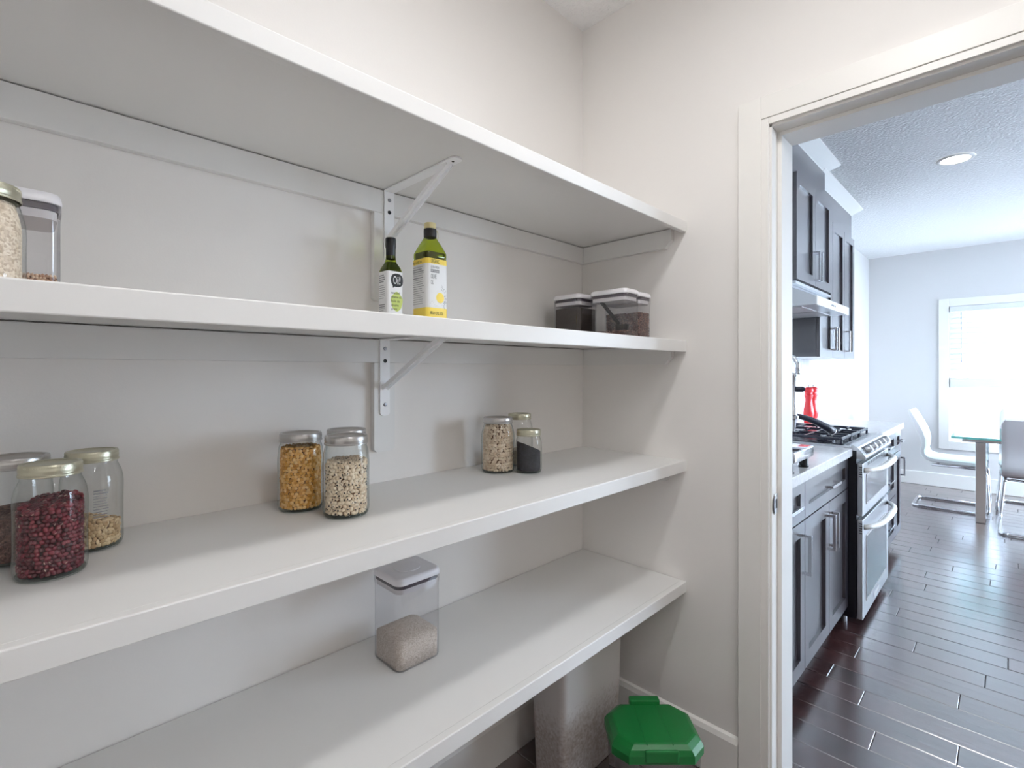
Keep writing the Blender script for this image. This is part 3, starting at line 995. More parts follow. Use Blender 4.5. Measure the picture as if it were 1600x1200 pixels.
pop_box(-1.672, -1.560, -0.250, -0.140, S2T, 0.152, 'square clear container with white lid and a layer of brown grain, beside the oat jar',
        contents=lambda r, c, hx, hy, rr: box_beans(r, c, hx, hy, 0.030, (0.0034, 0.0024, 0.002), 'buck'))
pop_box(-0.272, -0.158, -0.192, -0.070, S2T, 0.160, 'square clear container full of dark ground coffee, white lid, in the shelf corner', fill=('coffee', 0.112, 0.006))
def scoop_fill(root, c, hx, hy, rr):
    box_beans(root, c, hx, hy, 0.024, (0.0036, 0.0028, 0.0024), 'nib')
    m = MB()
    a = Vector((c[0] - hx * 0.45, c[1] + hy * 0.55, c[2] + 0.128)); b_ = Vector((c[0] - hx * 0.15, c[1] - hy * 0.30, c[2] + 0.052))
    d = (b_ - a).normalized(); sd = Vector((1, 0, 0)); nn = sd.cross(d).normalized()
    vs = []
    for p, w_ in ((a, 0.009), (b_, 0.007)):
        for q in ((-1, -1), (1, -1), (1, 1), (-1, 1)):
            vs.append(p + d.cross(nn) * q[0] * w_ + nn * q[1] * 0.003)
    m.add(vs, [(0, 1, 2, 3), (7, 6, 5, 4), (0, 4, 5, 1), (1, 5, 6, 2), (2, 6, 7, 3), (3, 7, 4, 0)])
    m.lathe((b_.x, b_.y - 0.014, b_.z - 0.03), [(0.010, 0), (0.019, 0.006), (0.0225, 0.026), (0.021, 0.026), (0.017, 0.008), (0.0005, 0.003)], 24, cap0=True)
    m.build('scoop', 'scoop', root, smooth=40, label='black plastic scoop')
pop_box(-0.246, -0.160, -0.356, -0.212, S2T, 0.1625, 'narrow clear container with white lid and a black scoop lying in brown beans', contents=scoop_fill)
pop_box(-0.152, -0.072, -0.350, -0.205, S2T, 0.1605, 'clear container of coarse brown grain with white lid, nearest the end wall',
        contents=lambda r, c, hx, hy, rr: box_beans(r, c, hx, hy, 0.090, (0.0030, 0.0024, 0.002), 'nib'))
pop_box(-0.979, -0.849, -0.204, -0.078, S4T, 0.221, 'tall square container with white push-button lid, a third full of rice', fill=('rice', 0.064, 0.012))

# ------------------------------------------------------------------ bottles
def oi_bottle():
    x, y = at(610.5, 1.245)
    w_ = 0.0222; h = 0.231
    c = (x, y, S2T + 0.0004)
    root = empty('oil_bottle', c, label='slim square green oil bottle with black cap and a white OI! label', cat='bottle', group='oil bottles')
    r = 0.006
    rows = [(w_ - 0.003, w_ - 0.003, r, 0), (w_, w_, r, 0.004), (w_, w_, r, 0.146), (w_ * 0.9, w_ * 0.9, 0.008, 0.155), (w_ * 0.66, w_ * 0.66, 0.013, 0.168), (0.0125, 0.0125, 0.0125, 0.178), (0.012, 0.012, 0.012, 0.186)]
    MB().rstack(c, rows, 6).build('glass_body', 'green_glass', root, smooth=40)
    rows2 = [(a * 0.9, b_ * 0.9, q * 0.9, z + 0.002) for a, b_, q, z in rows[:-2]]
    MB().rstack(c, rows2, 6).build('oil', 'dark_oil', root, smooth=40)
    MB().lathe(c, [(0.0118, 0.178), (0.0122, 0.205), (0.0128, 0.2065), (0.0132, 0.209), (0.0132, 0.228), (0.0122, 0.231), (0.0005, 0.231)], 32).build('cap', 'blackcap', root, smooth=40)
    e = 0.0004
    lab = MB().rstack(c, [(w_ + e, w_ + e, r + e, 0.006), (w_ + e, w_ + e, r + e, 0.1445)], 6, cap0=False, cap1=False).build('label', 'label', root, smooth=40)
    fy = y - w_ - e; fx = x - w_ - e
    zb = S2T
    f = ('front', fy)
    m = MB()                                            # speech bubble
    n = 28
    bc = (x + 0.004, zb + 0.123)
    pts = []
    for k in range(n):
        t = 2 * math.pi * k / n
        pts.append((bc[0] + 0.0172 * math.copysign(abs(math.cos(t)) ** 0.8, math.cos(t)), bc[1] + 0.0168 * math.copysign(abs(math.sin(t)) ** 0.8, math.sin(t))))
    m.add([(p[0], fy - 0.0002, p[1]) for p in pts], [tuple(range(n))])
    m.add([(bc[0] - 0.013, fy - 0.0002, bc[1] - 0.009), (bc[0] - 0.0115, fy - 0.0002, bc[1] - 0.0205), (bc[0] - 0.005, fy - 0.0002, bc[1] - 0.014)], [(0, 1, 2)])
    m.build('speech_bubble', 'ink', lab)
    for ch, lx, lw_, lh in (('O', -0.0108, 0.0105, 0.0195), ('i', 0.0012, 0.0028, 0.0185), ('!', 0.0064, 0.0030, 0.0195)):
        m = MB()
        put_text(m, ch, f, bc[0] + lx, bc[1] - 0.0095, lh, lw_, off=0.0005)
        m.build('letter', 'ink_white', lab)
    m = MB()                                            # lime blot
    pts = [(x + 0.0035 + 0.0165 * (1 + 0.06 * math.sin(5 * t)) * math.cos(t), zb + 0.070 + 0.0235 * (1 + 0.05 * math.cos(4 * t)) * math.sin(t)) for t in [2 * math.pi * k / 30 for k in range(30)]]
    m.add([(p[0], fy - 0.0002, p[1]) for p in pts], [tuple(range(30))])
    m.build('lime_blot', 'label_green', lab)
    for k, (tx, wd) in enumerate((('toasted', 0.024), ('sesame oil', 0.029), ('huile de', 0.024), ('sésame', 0.021), ('grillé', 0.017))):
        m = MB()
        put_text(m, tx, f, x - 0.0125, zb + 0.0885 - k * 0.0102, 0.0062, wd, off=0.0005)
        m.build('lettering', 'ink', lab)
    m = MB()
    for k in range(4):
        m.add([(x - 0.0125, fy - 0.0005, zb + 0.035 - k * 0.005), (x + 0.013 + 0.001 * (k % 3), fy - 0.0005, zb + 0.035 - k * 0.005), (x + 0.013 + 0.001 * (k % 3), fy - 0.0005, zb + 0.0365 - k * 0.005), (x - 0.0125, fy - 0.0005, zb + 0.0365 - k * 0.005)], [(0, 1, 2, 3)])
    m.build('fine_print', 'ink', lab)
    m = MB()
    for k in range(22):                                 # fine print on the side
        if k in (4, 12, 13): continue
        th = 0.0026 if k in (0, 1, 2, 3, 14, 15) else 0.0011
        z1 = zb + 0.136 - k * 0.0052
        y1 = y - w_ + 0.010 + random.uniform(0, 0.008)
        m.add([(fx - 0.0004, y + w_ - 0.006, z1), (fx - 0.0004, y1, z1), (fx - 0.0004, y1, z1 - th), (fx - 0.0004, y + w_ - 0.006, z1 - th)], [(0, 1, 2, 3)])
    m.build('fine_print', 'ink_grey', lab)
oi_bottle()

def olive_bottle():
    x, y = at(672, 1.305)
    w_ = 0.0333; h = 0.287
    c = (x, y, S2T + 0.0004)
    root = empty('oil_bottle', c, label='large square olive oil bottle with yellow and white label and cream cap', cat='bottle', group='oil bottles')
    r = 0.010
    rows = [(w_ - 0.003, w_ - 0.003, r, 0), (w_, w_, r, 0.004), (w_, w_, r, 0.188), (w_ * 0.985, w_ * 0.985, r, 0.190), (w_, w_, r, 0.193), (w_, w_, r, 0.204), (w_ * 0.97, w_ * 0.97, r, 0.207),
            (w_ * 0.72, w_ * 0.72, 0.010, 0.227), (w_ * 0.50, w_ * 0.50, 0.012, 0.244), (0.0145, 0.0145, 0.0143, 0.252), (0.014, 0.014, 0.014, 0.26)]
    MB().rstack(c, rows, 6).build('glass_body', 'green_glass', root, smooth=35)
    rows2 = [(a - 0.003, b_ - 0.003, q, z + 0.0015) for a, b_, q, z in rows[:6]]
    MB().rstack(c, rows2, 6).build('oil', 'oil', root, smooth=35)
    MB().lathe(c, [(0.0148, 0.2475), (0.0168, 0.249), (0.0172, 0.262), (0.0168, 0.270), (0.0150, 0.271)], 32).build('collar', 'blackcap', root, smooth=40)
    cap = MB().lathe(c, [(0.0150, 0.268), (0.0152, 0.270), (0.0156, 0.272), (0.0150, 0.2735), (0.0156, 0.2765), (0.0150, 0.278), (0.0156, 0.281), (0.0148, 0.286), (0.0005, 0.287)], 32).build('cap', 'cream_cap', root, smooth=50)
    e = 0.0005
    zb = S2T
    def ring(z0, z1, ee):
        return MB().rstack(c, [(w_ + ee, w_ + ee, r + ee, z0), (w_ + ee, w_ + ee, r + ee, z1)], 6, cap0=False, cap1=False)
    lab = ring(0.006, 0.187, e).build('label', 'label', root, smooth=40)
    ring(0.006, 0.060, e * 1.6).build('yellow_band', 'label_yellow', lab, smooth=40)
    ring(0.173, 0.187, e * 1.6).build('yellow_band', 'label_yellow', lab, smooth=40)
    fy = y - w_ - e * 1.6; fx = x - w_ - e * 1.6
    f = ('front', fy)
    lf = ('left', fx)
    for tx, fc, x0_, dz_, hh_, ww_ in (('ORGANIC', f, x - 0.0215, 0.1755, 0.0095, 0.0260), ('EXTRA VIRGIN', f, x - 0.0215, 0.1615, 0.0062, 0.0255), ('OLIVE', f, x - 0.0215, 0.135, 0.0115, 0.0165),
                                     ('OIL', f, x - 0.0215, 0.120, 0.0110, 0.0072), ('BELLA DEL SOL', f, x - 0.0235, 0.043, 0.0075, 0.0405), ('BELLA DEL SOL', lf, y + w_ - 0.006, 0.176, 0.0060, 0.040)):
        m = MB()
        put_text(m, tx, fc, x0_, zb + dz_, hh_, ww_, off=0.0004)
        m.build('lettering', 'ink', lab)
    m = MB()
    m.add([(x - 0.0222, fy - 0.0002, zb + 0.1510), (x + 0.0045, fy - 0.0002, zb + 0.1510), (x + 0.0045, fy - 0.0002, zb + 0.1588), (x - 0.0222, fy - 0.0002, zb + 0.1588)], [(0, 1, 2, 3)])
    m.build('text_box', 'ink_grey', lab)
    for wd_, lx, lw_ in (('FIRST', -0.0212, 0.0074), ('COLD', -0.0126, 0.0070), ('PRESS', -0.0044, 0.0076)):
        m = MB()
        put_text(m, wd_, f, x + lx, zb + 0.1527, 0.0042, lw_, off=0.0004)
        m.build('lettering', 'ink_white', lab)
    m = MB()                                          # sun drawing
    sc_ = (x + 0.0075, zb + 0.087)
    m.add([(sc_[0] + 0.0125 * math.cos(t), fy - 0.0003, sc_[1] + 0.0135 * math.sin(t)) for t in [2 * math.pi * k / 28 for k in range(28)]], [tuple(range(28))])
    m.build('sun_print', 'label_yellow', lab)
    m = MB()                                          # olive sprigs: small leaf strokes
    for k in range(46):
        t = random.uniform(-0.9, 1.35)
        rr = random.uniform(0.0175, 0.0285)
        px, pz = sc_[0] + rr * math.cos(t) * 0.72, sc_[1] + rr * math.sin(t) * 1.25
        if abs(px - x) > w_ - 0.006: continue
        a = t + random.uniform(-.5, .9); L = 0.0019; q = 0.0006
        m.add([(px + L * math.cos(a), fy - 0.0004, pz + L * math.sin(a)), (px - q * math.sin(a), fy - 0.0004, pz + q * math.cos(a)), (px - L * math.cos(a), fy - 0.0004, pz - L * math.sin(a)), (px + q * math.sin(a), fy - 0.0004, pz - q * math.cos(a))], [(0, 1, 2, 3)])
    for k in range(14):
        px, pz = x - 0.024 + 0.0034 * k, zb + 0.070 + 0.006 * math.sin(k * 0.9)
        if px > x + 0.02: break
        m.add([(px - 0.0014, fy - 0.0004, pz), (px + 0.0014, fy - 0.0004, pz + 0.0008), (px + 0.0012, fy - 0.0004, pz + 0.0014)], [(0, 1, 2)])
    m.build('sprig_print', 'ink_grey', lab)
    m = MB()
    for k in range(18):                               # fine print on the side panel
        z1 = zb + 0.167 - k * 0.0056
        th = 0.0022 if k in (1, 2, 5) else 0.0011
        y1 = y - w_ + 0.012 + random.uniform(0, 0.01)
        m.add([(fx - 0.0004, y + w_ - 0.005, z1), (fx - 0.0004, y1, z1), (fx - 0.0004, y1, z1 - th), (fx - 0.0004, y + w_ - 0.005, z1 - th)], [(0, 1, 2, 3)])
    m.build('fine_print', 'ink_grey', lab)
    m = MB()                                          # bar code
    m2 = MB().add([(fx - 0.0003, y + w_ - 0.008, zb + 0.007), (fx - 0.0003, y + 0.002, zb + 0.007), (fx - 0.0003, y + 0.002, zb + 0.025), (fx - 0.0003, y + w_ - 0.008, zb + 0.025)], [(0, 1, 2, 3)])
    m2.build('code_panel', 'label', lab)
    yy = y + w_ - 0.010
    while yy > y + 0.004:
        wd = random.choice((0.0005, 0.0009, 0.0013))
        m.add([(fx - 0.0006, yy, zb + 0.008), (fx - 0.0006, yy - wd, zb + 0.008), (fx - 0.0006, yy - wd, zb + 0.022), (fx - 0.0006, yy, zb + 0.022)], [(0, 1, 2, 3)])
        yy -= wd + random.choice((0.0006, 0.001))
    m.build('bar_code', 'ink', lab)
    MB().tube([(x + 0.0155, y - 0.009, zb + 0.268), (x + 0.0180, y - 0.010, zb + 0.262), (x + 0.0185, y - 0.010, zb + 0.250), (x + 0.0165, y - 0.010, zb + 0.243)], 0.0009, 6).build('cap_strap', 'cream_cap', cap)
olive_bottle()

# ------------------------------------------------------------------ floor containers
c = (-0.270, -0.185, 0.0)
root = empty('tall_bin', c, label='tall frosted white plastic bin dusted with flour under the lowest shelf', cat='bin')
hx, hy = 0.165, 0.075
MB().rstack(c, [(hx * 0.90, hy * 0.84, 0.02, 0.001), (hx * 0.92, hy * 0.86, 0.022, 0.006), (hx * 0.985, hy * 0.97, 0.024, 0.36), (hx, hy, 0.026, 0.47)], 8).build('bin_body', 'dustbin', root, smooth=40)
MB().rstack(c, [(hx + 0.003, hy + 0.003, 0.027, 0.466), (hx + 0.005, hy + 0.005, 0.028, 0.47), (hx + 0.005, hy + 0.005, 0.028, 0.492), (hx, hy, 0.026, 0.498)], 8).build('bin_lid', 'lid_white', root, smooth=40)

gx, gy = at(1019, 1.475)
root = empty('lidded_crate', (gx, gy, 0), math.radians(45.124), label='clear crate with a bright green clip-on lid on the floor by the end wall', cat='crate')
# local frame: +x is away from the camera, y to the left
lw, ld = 0.132, 0.098
def oct_rows(rows):
    m = MB()
    vs, fs = [], []
    for hx_, hy_, ch, z in rows:
        vs += [(hx_ - ch, hy_, z), (-hx_ + ch, hy_, z), (-hx_, hy_ - ch, z), (-hx_, -hy_ + ch, z), (-hx_ + ch, -hy_, z), (hx_ - ch, -hy_, z), (hx_, -hy_ + ch, z), (hx_, hy_ - ch, z)]
    n = 8
    for i in range(len(rows) - 1):
        for k in range(n):
            a, b_ = i * n + k, i * n + (k + 1) % n
            fs.append((a, b_, b_ + n, a + n))
    fs.append(tuple(reversed(range(n)))); fs.append(tuple(range((len(rows) - 1) * n, len(rows) * n)))
    return m.add(vs, fs)
oct_rows([(ld * 0.86, lw * 0.86, 0.03, 0.001), (ld * 0.94, lw * 0.94, 0.034, 0.212)]).build('crate_body', 'plastic_clear', root, local=True)
lid = oct_rows([(ld * 0.955, lw * 0.955, 0.036, 0.208), (ld, lw, 0.040, 0.212), (ld, lw, 0.040, 0.234), (ld * 0.95, lw * 0.95, 0.040, 0.248), (ld * 0.86, lw * 0.86, 0.038, 0.258), (ld * 0.80, lw * 0.82, 0.036, 0.260)]).build('lid', 'green_plastic', root, local=True)
for yy in (-0.035, 0.038):
    MB().box(-ld * 0.9, ld * 0.86, yy - 0.0010, yy + 0.0010, 0.2582, 0.2608).build('lid_rib', 'green_plastic', lid, local=True)
MB().box(ld * 0.80, ld * 1.05, -0.047, 0.047, 0.248, 0.274, bev=0.004).build('clip', 'green_plastic', lid, local=True)
MB().box(-ld * 1.05, -ld * 0.95, -0.047, 0.047, 0.217, 0.252, bev=0.004).build('clip', 'green_plastic', lid, local=True)

# ------------------------------------------------------------------ pantry ceiling lamp (above the frame)
root = empty('ceiling_lamp', (-0.92, -1.0, ZC - 0.03), label='round flush ceiling lamp of the pantry', cat='lamp')
MB().lathe((-0.92, -1.0, ZC), [(0.0005, -0.002), (0.15, -0.002), (0.15, -0.022), (0.128, -0.026)][::-1], 48).build('lamp_pan', 'trim', root, smooth=40)
MB().lathe((-0.92, -1.0, ZC), [(0.0005, -0.030), (0.06, -0.030), (0.10, -0.0295)], 48).build('lamp_glass', 'lampshade', root, smooth=True)

root = empty('added_fill_batten', (-1.2, -2.15, ZC - 0.06), label='long fill batten added out of view on the ceiling at the back of the pantry', cat='lamp')
MB().box(-1.27, -1.13, -2.84, -1.46, ZC - 0.03, ZC - 0.001, bev=0.004).build('fill_batten_body', 'trim', root)
MB().box(-1.26, -1.14, -2.82, -1.48, ZC - 0.042, ZC - 0.0305).build('fill_batten_diffuser', 'batten', root)

# ------------------------------------------------------------------ kitchen cabinets
def pull(mb, x0, x1, z0, z1, y, t=0.011, out=0.034):
    """square bar pull standing off a face at y; vertical when z range is longer"""
    if (z1 - z0) > (x1 - x0):
        xc = (x0 + x1) / 2
        mb.box(xc - t / 2, xc + t / 2, y - out, y - out + t, z0, z1, bev=0.001)
        mb.box(xc - t / 2, xc + t / 2, y - out + t * 0.9, y - 0.0002, z1 - t, z1)
        mb.box(xc - t / 2, xc + t / 2, y - out + t * 0.9, y - 0.0002, z0, z0 + t)
    else:
        zc = (z0 + z1) / 2
        mb.box(x0, x1, y - out, y - out + t, zc - t / 2, zc + t / 2, bev=0.001)
        mb.box(x1 - t, x1, y - out + t * 0.9, y - 0.0002, zc - t / 2, zc + t / 2)
        mb.box(x0, x0 + t, y - out + t * 0.9, y - 0.0002, zc - t / 2, zc + t / 2)
    return mb

def shaker(name, parent, x0, x1, z0, z1, yf, handle=None, st=0.058, rec=0.013):
    t = 0.02
    g = 0.0013
    x0 += g; x1 -= g; z0 += g; z1 -= g
    rl = min(st, (z1 - z0) * 0.30)
    m = MB()
    m.box(x0, x0 + st, yf, yf + t, z0, z1)
    m.box(x1 - st, x1, yf, yf + t, z0, z1)
    m.box(x0 + st, x1 - st, yf, yf + t, z0, z0 + rl)
    m.box(x0 + st, x1 - st, yf, yf + t, z1 - rl, z1)
    o = m.build(name, 'cab', parent)
    MB().box(x0 + st, x1 - st, yf + rec, yf + t - 0.001, z0 + rl, z1 - rl).build('panel', 'cab', o)
    if handle:
        hx0, hx1, hz0, hz1 = handle
        hm = pull(MB(), hx0, hx1, hz0, hz1, yf)
        hm.build('handle', 'chrome', o)
    return o

def base_cabinet(x0, x1, yf, label, fronts, group='dark base cabinets under the worktops'):
    r = empty('base_cabinet', ((x0 + x1) / 2, (yf - 0.01) / 2, 0), label=label, cat='cabinet', group=group)
    MB().box(x0 + 0.0005, x1 - 0.0005, yf + 0.0215, -0.008, 0.1, 0.872).build('carcass', 'cab_in', r)
    MB().box(x0 + 0.0005, x1 - 0.0005, yf + 0.075, yf + 0.09, 0.0005, 0.0995).build('toe_kick', 'cab_in', r)
    for kind, a, b_, z0, z1, h in fronts:
        shaker(kind, r, a, b_, z0, z1, yf, h)
    return r
YF = -0.630
base_cabinet(0.20, 0.640, YF, 'dark base cabinet nearest the doorway, one drawer over one door',
             [('drawer', 0.20, 0.640, 0.712, 0.872, (0.35, 0.50, 0.785, 0.795)), ('door', 0.20, 0.640, 0.104, 0.709, (0.600, 0.610, 0.50, 0.66))])
base_cabinet(0.642, 1.404, YF, 'dark base cabinet left of the stove, one wide drawer over two doors',
             [('drawer', 0.642, 1.404, 0.712, 0.872, (0.945, 1.105, 0.786, 0.797)), ('door', 0.642, 1.022, 0.104, 0.709, (0.986, 0.996, 0.50, 0.66)), ('door', 1.024, 1.404, 0.104, 0.709, (1.050, 1.060, 0.50, 0.66))])
base_cabinet(2.166, 2.90, YF, 'dark three-drawer base cabinet right of the stove',
             [('drawer', 2.166, 2.90, 0.712, 0.872, (2.45, 2.61, 0.786, 0.797)), ('drawer', 2.166, 2.90, 0.412, 0.709, (2.45, 2.61, 0.555, 0.566)), ('drawer', 2.166, 2.90, 0.104, 0.409, (2.45, 2.61, 0.25, 0.261))])
base_cabinet(2.902, 3.150, YF, 'narrow dark base cabinet at the far end of the worktop',
             [('drawer', 2.902, 3.150, 0.712, 0.872, (2.97, 3.09, 0.786, 0.797)), ('door', 2.902, 3.150, 0.104, 0.709, (3.105, 3.115, 0.52, 0.66))])
m = MB().box(0.152, 1.406, -0.648, -0.0065, 0.8735, 0.914, bev=0.003)
m.build('worktop', 'counter', label='pale stone worktop left of the stove with the coffee machine on it', cat='worktop', group='pale stone worktops')
m = MB().box(2.164, 3.165, -0.648, -0.0065, 0.8735, 0.914, bev=0.003)
m.build('worktop', 'counter', label='pale stone worktop right of the stove with the pepper mills on it', cat='worktop', group='pale stone worktops')
# splash tiles behind the worktops
sb = empty('tile_backsplash', (1.8, -0.005, 0.9155), label='white glazed tile splashback behind the stove and worktops', cat='backsplash')
tw, thh = 0.098, 0.098
tm = None
for j in range(5):
    for i in range(int((3.165 - 0.16) / 0.1)):
        x = 0.16 + i * 0.1
        z = 0.9155 + j * 0.1
        if tm is None:
            t = MB().box(0, tw, -0.0060, 0, 0, thh, bev=0.0012, seg=1)
            o = t.build('tile', 'splash', sb, local=True)
            tm = o.data
        else:
            o = bpy.data.objects.new('tile', tm)
            COL.objects.link(o)
            o.parent = sb
        o.location = Vector((x, -0.0048, z)) - OFF[sb.name]

def crown(x0, x1, yb, z0, z1, out, parent):
    """stepped cove moulding running round front and both ends"""
    prof = [(0.0, z0), (0.004, z0 + 0.004), (out, z1 - 0.008), (out, z1)]
    vs = []
    for o_, z in prof:
        vs += [(x0 - o_, -0.008, z), (x0 - o_, yb - o_, z), (x1 + o_, yb - o_, z), (x1 + o_, -0.008, z)]
    fs = []
    for i in range(len(prof) - 1):
        for k in range(3):
            a = i * 4 + k
            fs.append((a, a + 1, a + 5, a + 4))
    n = len(prof) * 4
    fs += [tuple(range(n - 4, n)), (3, 2, 1, 0)]
    MB().add(vs, fs).build('crown_moulding', 'trim', parent)

# wall cabinet above the hood
r = empty('wall_cabinet', (1.785, -0.19, 1.805), label='dark two-door wall cabinet above the range hood', cat='cabinet', group='dark wall cabinets')
Y1 = -0.391
MB().box(1.411, 2.159, Y1 + 0.0215, -0.008, 1.805, 2.40).build('carcass', 'cab_in', r)
MB().box(1.411, 2.159, -0.355, -0.008, 2.4005, 2.612).build('frieze', 'cab', r)
shaker('door', r, 1.411, 1.785, 1.815, 2.405, Y1, (1.755, 1.766, 1.845, 2.02))
shaker('door', r, 1.785, 2.159, 1.815, 2.405, Y1, (1.806, 1.817, 1.845, 2.02))
MB().box(1.411, 2.159, Y1 + 0.004, -0.30, 1.790, 1.8045).build('light_rail', 'steel', r)
crown(1.411, 2.159, -0.355, 2.6125, 2.672, 0.075, r)
# wall cabinet beside the hood
r = empty('wall_cabinet', (2.68, -0.16, 1.405), label='dark tall wall cabinet with three doors beside the range hood', cat='cabinet', group='dark wall cabinets')
Y2 = -0.325
MB().box(2.162, 3.205, Y2 + 0.0215, -0.014, 1.405, 2.39).build('carcass', 'cab', r)
MB().box(2.162, 3.205, Y2 + 0.02, -0.014, 2.3905, 2.572).build('frieze', 'cab', r)
for i, (a, b_, hx_) in enumerate(((2.162, 2.503, 2.470), (2.505, 2.862, 2.540), (2.864, 3.205, 2.900))):
    shaker('door', r, a, b_, 1.402, 2.372, Y2, (hx_ - 0.005, hx_ + 0.005, 1.455, 1.615))
crown(2.162, 3.205, Y2 + 0.02, 2.5725, 2.632, 0.068, r)

# range hood
r = empty('range_hood', (1.785, -0.25, 1.667), label='slim stainless range hood under the dark wall cabinet', cat='hood')
MB().prism([(-0.012, 1.667), (-0.482, 1.667), (-0.482, 1.712), (-0.372, 1.768), (-0.360, 1.7885), (-0.012, 1.7885)], 'X', 1.413, 2.157).build('hood_body', 'steel', r)
MB().box(1.411, 2.159, -0.4885, -0.4825, 1.664, 1.714, bev=0.001).build('front_strip', 'trim', r)
for x in (1.47, 1.80):
    MB().box(x, x + 0.30, -0.40, -0.06, 1.6635, 1.6668).build('filter', 'steel_side', r)
for x in (1.72, 1.755, 1.79):
    MB().box(x, x + 0.014, -0.4915, -0.4886, 1.685, 1.693).build('switch', 'screw', r)

# ------------------------------------------------------------------ double-oven range
RX0, RX1 = 1.412, 2.158
r = empty('cooking_range', (1.785, -0.35, 0), label='stainless double-oven gas range between the dark cabinets', cat='stove')
MB().box(RX0, RX1, -0.664, -0.014, 0.045, 0.902, bev=0.002).build('body', 'black', r)
for x in (RX0 + 0.05, RX1 - 0.05):
    for y in (-0.60, -0.08):
        MB().lathe((x, y, 0), [(0.014, 0.0005), (0.014, 0.044)], 12, cap0=True, cap1=True).build('foot', 'screw', r)
MB().box(RX0 - 0.001, RX1 + 0.001, -0.640, -0.014, 0.9025, 0.922, bev=0.004).build('cooktop', 'steel', r)
prof = [(-0.6405, 0.9025), (-0.6405, 0.9285), (-0.650, 0.9285), (-0.668, 0.921), (-0.705, 0.872), (-0.700, 0.860), (-0.6645, 0.862), (-0.6645, 0.9025)]
cp = MB().prism(prof, 'X', RX0 - 0.002, RX1 + 0.002).build('control_panel', 'steel', r)
nrm = Vector((0, -0.049, -0.037)); nrm = Vector((0, -0.798, 0.602))
sl0, sl1 = Vector((0, -0.671, 0.917)), Vector((0, -0.702, 0.876))
m = MB()
pa, pb = Vector((0, -0.6735, 0.9137)) , Vector((0, -0.7005, 0.8780))
e1 = nrm * 0.0016
m.add([(RX0 + 0.06, *(pa + e1)[1:]), (RX1 - 0.06, *(pa + e1)[1:]), (RX1 - 0.06, *(pb + e1)[1:]), (RX0 + 0.06, *(pb + e1)[1:]),
       (RX0 + 0.06, *pa[1:]), (RX1 - 0.06, *pa[1:]), (RX1 - 0.06, *pb[1:]), (RX0 + 0.06, *pb[1:])],
      [(0, 3, 2, 1), (0, 1, 5, 4), (1, 2, 6, 5), (2, 3, 7, 6), (3, 0, 4, 7)])
m.build('knob_strip', 'ovenglass', cp)
for k in range(5):
    x = RX0 + 0.115 + k * (RX1 - RX0 - 0.23) / 4
    q = Vector((x, -0.687, 0.896))
    m = MB()
    m.tube([q + nrm * 0.002, q + nrm * 0.008, q + nrm * 0.024, q + nrm * 0.028], [0.0225, 0.0225, 0.019, 0.015], 20)
    kn = m.build('knob', 'steel', cp, smooth=40)
# oven doors
def oven_door(z0, z1, wz0, wz1, hz):
    o = MB().box(RX0 + 0.001, RX1 - 0.001, -0.6905, -0.666, z0, z1, bev=0.003).build('oven_door', 'steel', r)
    wfr = MB()
    wx0, wx1 = RX0 + 0.085, RX1 - 0.085
    MB().box(wx0, wx1, -0.6925, -0.6907, wz0, wz1, bev=0.0005).build('window', 'ovenglass', o)
    for a, b_, c_, d_ in ((wx0 - 0.008, wx1 + 0.008, wz1, wz1 + 0.006), (wx0 - 0.008, wx1 + 0.008, wz0 - 0.006, wz0), (wx0 - 0.008, wx0, wz0, wz1), (wx1, wx1 + 0.008, wz0, wz1)):
        wfr.box(a, b_, -0.6935, -0.6907, c_, d_)
    wfr.build('window_frame', 'steel_side', o)
    pts = []
    n = 18
    for k in range(n + 1):
        t = k / n
        x = RX0 + 0.03 + (RX1 - RX0 - 0.06) * t
        out = 0.058 * (1 - (2 * t - 1) ** 4)
        pts.append((x, -0.692 - out, hz - 0.004 * (2 * t - 1) ** 2))
    rs = [0.012 + 0.005 * (1 - abs(2 * k / n - 1)) for k in range(n + 1)]
    MB().tube(pts, rs, 12).build('handle', 'trim', o, smooth=True)
    m = MB()
    for k in range(5):
        m.box(RX0 + 0.0004, RX0 + 0.0012, -0.688, -0.674, z1 - 0.02 - k * 0.012, z1 - 0.016 - k * 0.012)
    m.build('side_vents', 'hole', o)
    return o
od = oven_door(0.572, 0.838, 0.628, 0.770, 0.806)
oven_door(0.048, 0.552, 0.130, 0.455, 0.516)
m = MB()
for k in range(3):
    for q in range(7):
        m.box(RX0 + 0.12 + q * 0.075, RX0 + 0.17 + q * 0.075, -0.6912, -0.6904, 0.818 + k * 0.0065, 0.8205 + k * 0.0065)
m.build('vent_slots', 'hole', od)
MB().box(1.70, 1.84, -0.6925, -0.6905, 0.075, 0.098, bev=0.0005).build('name_plate', 'steel_side', r)
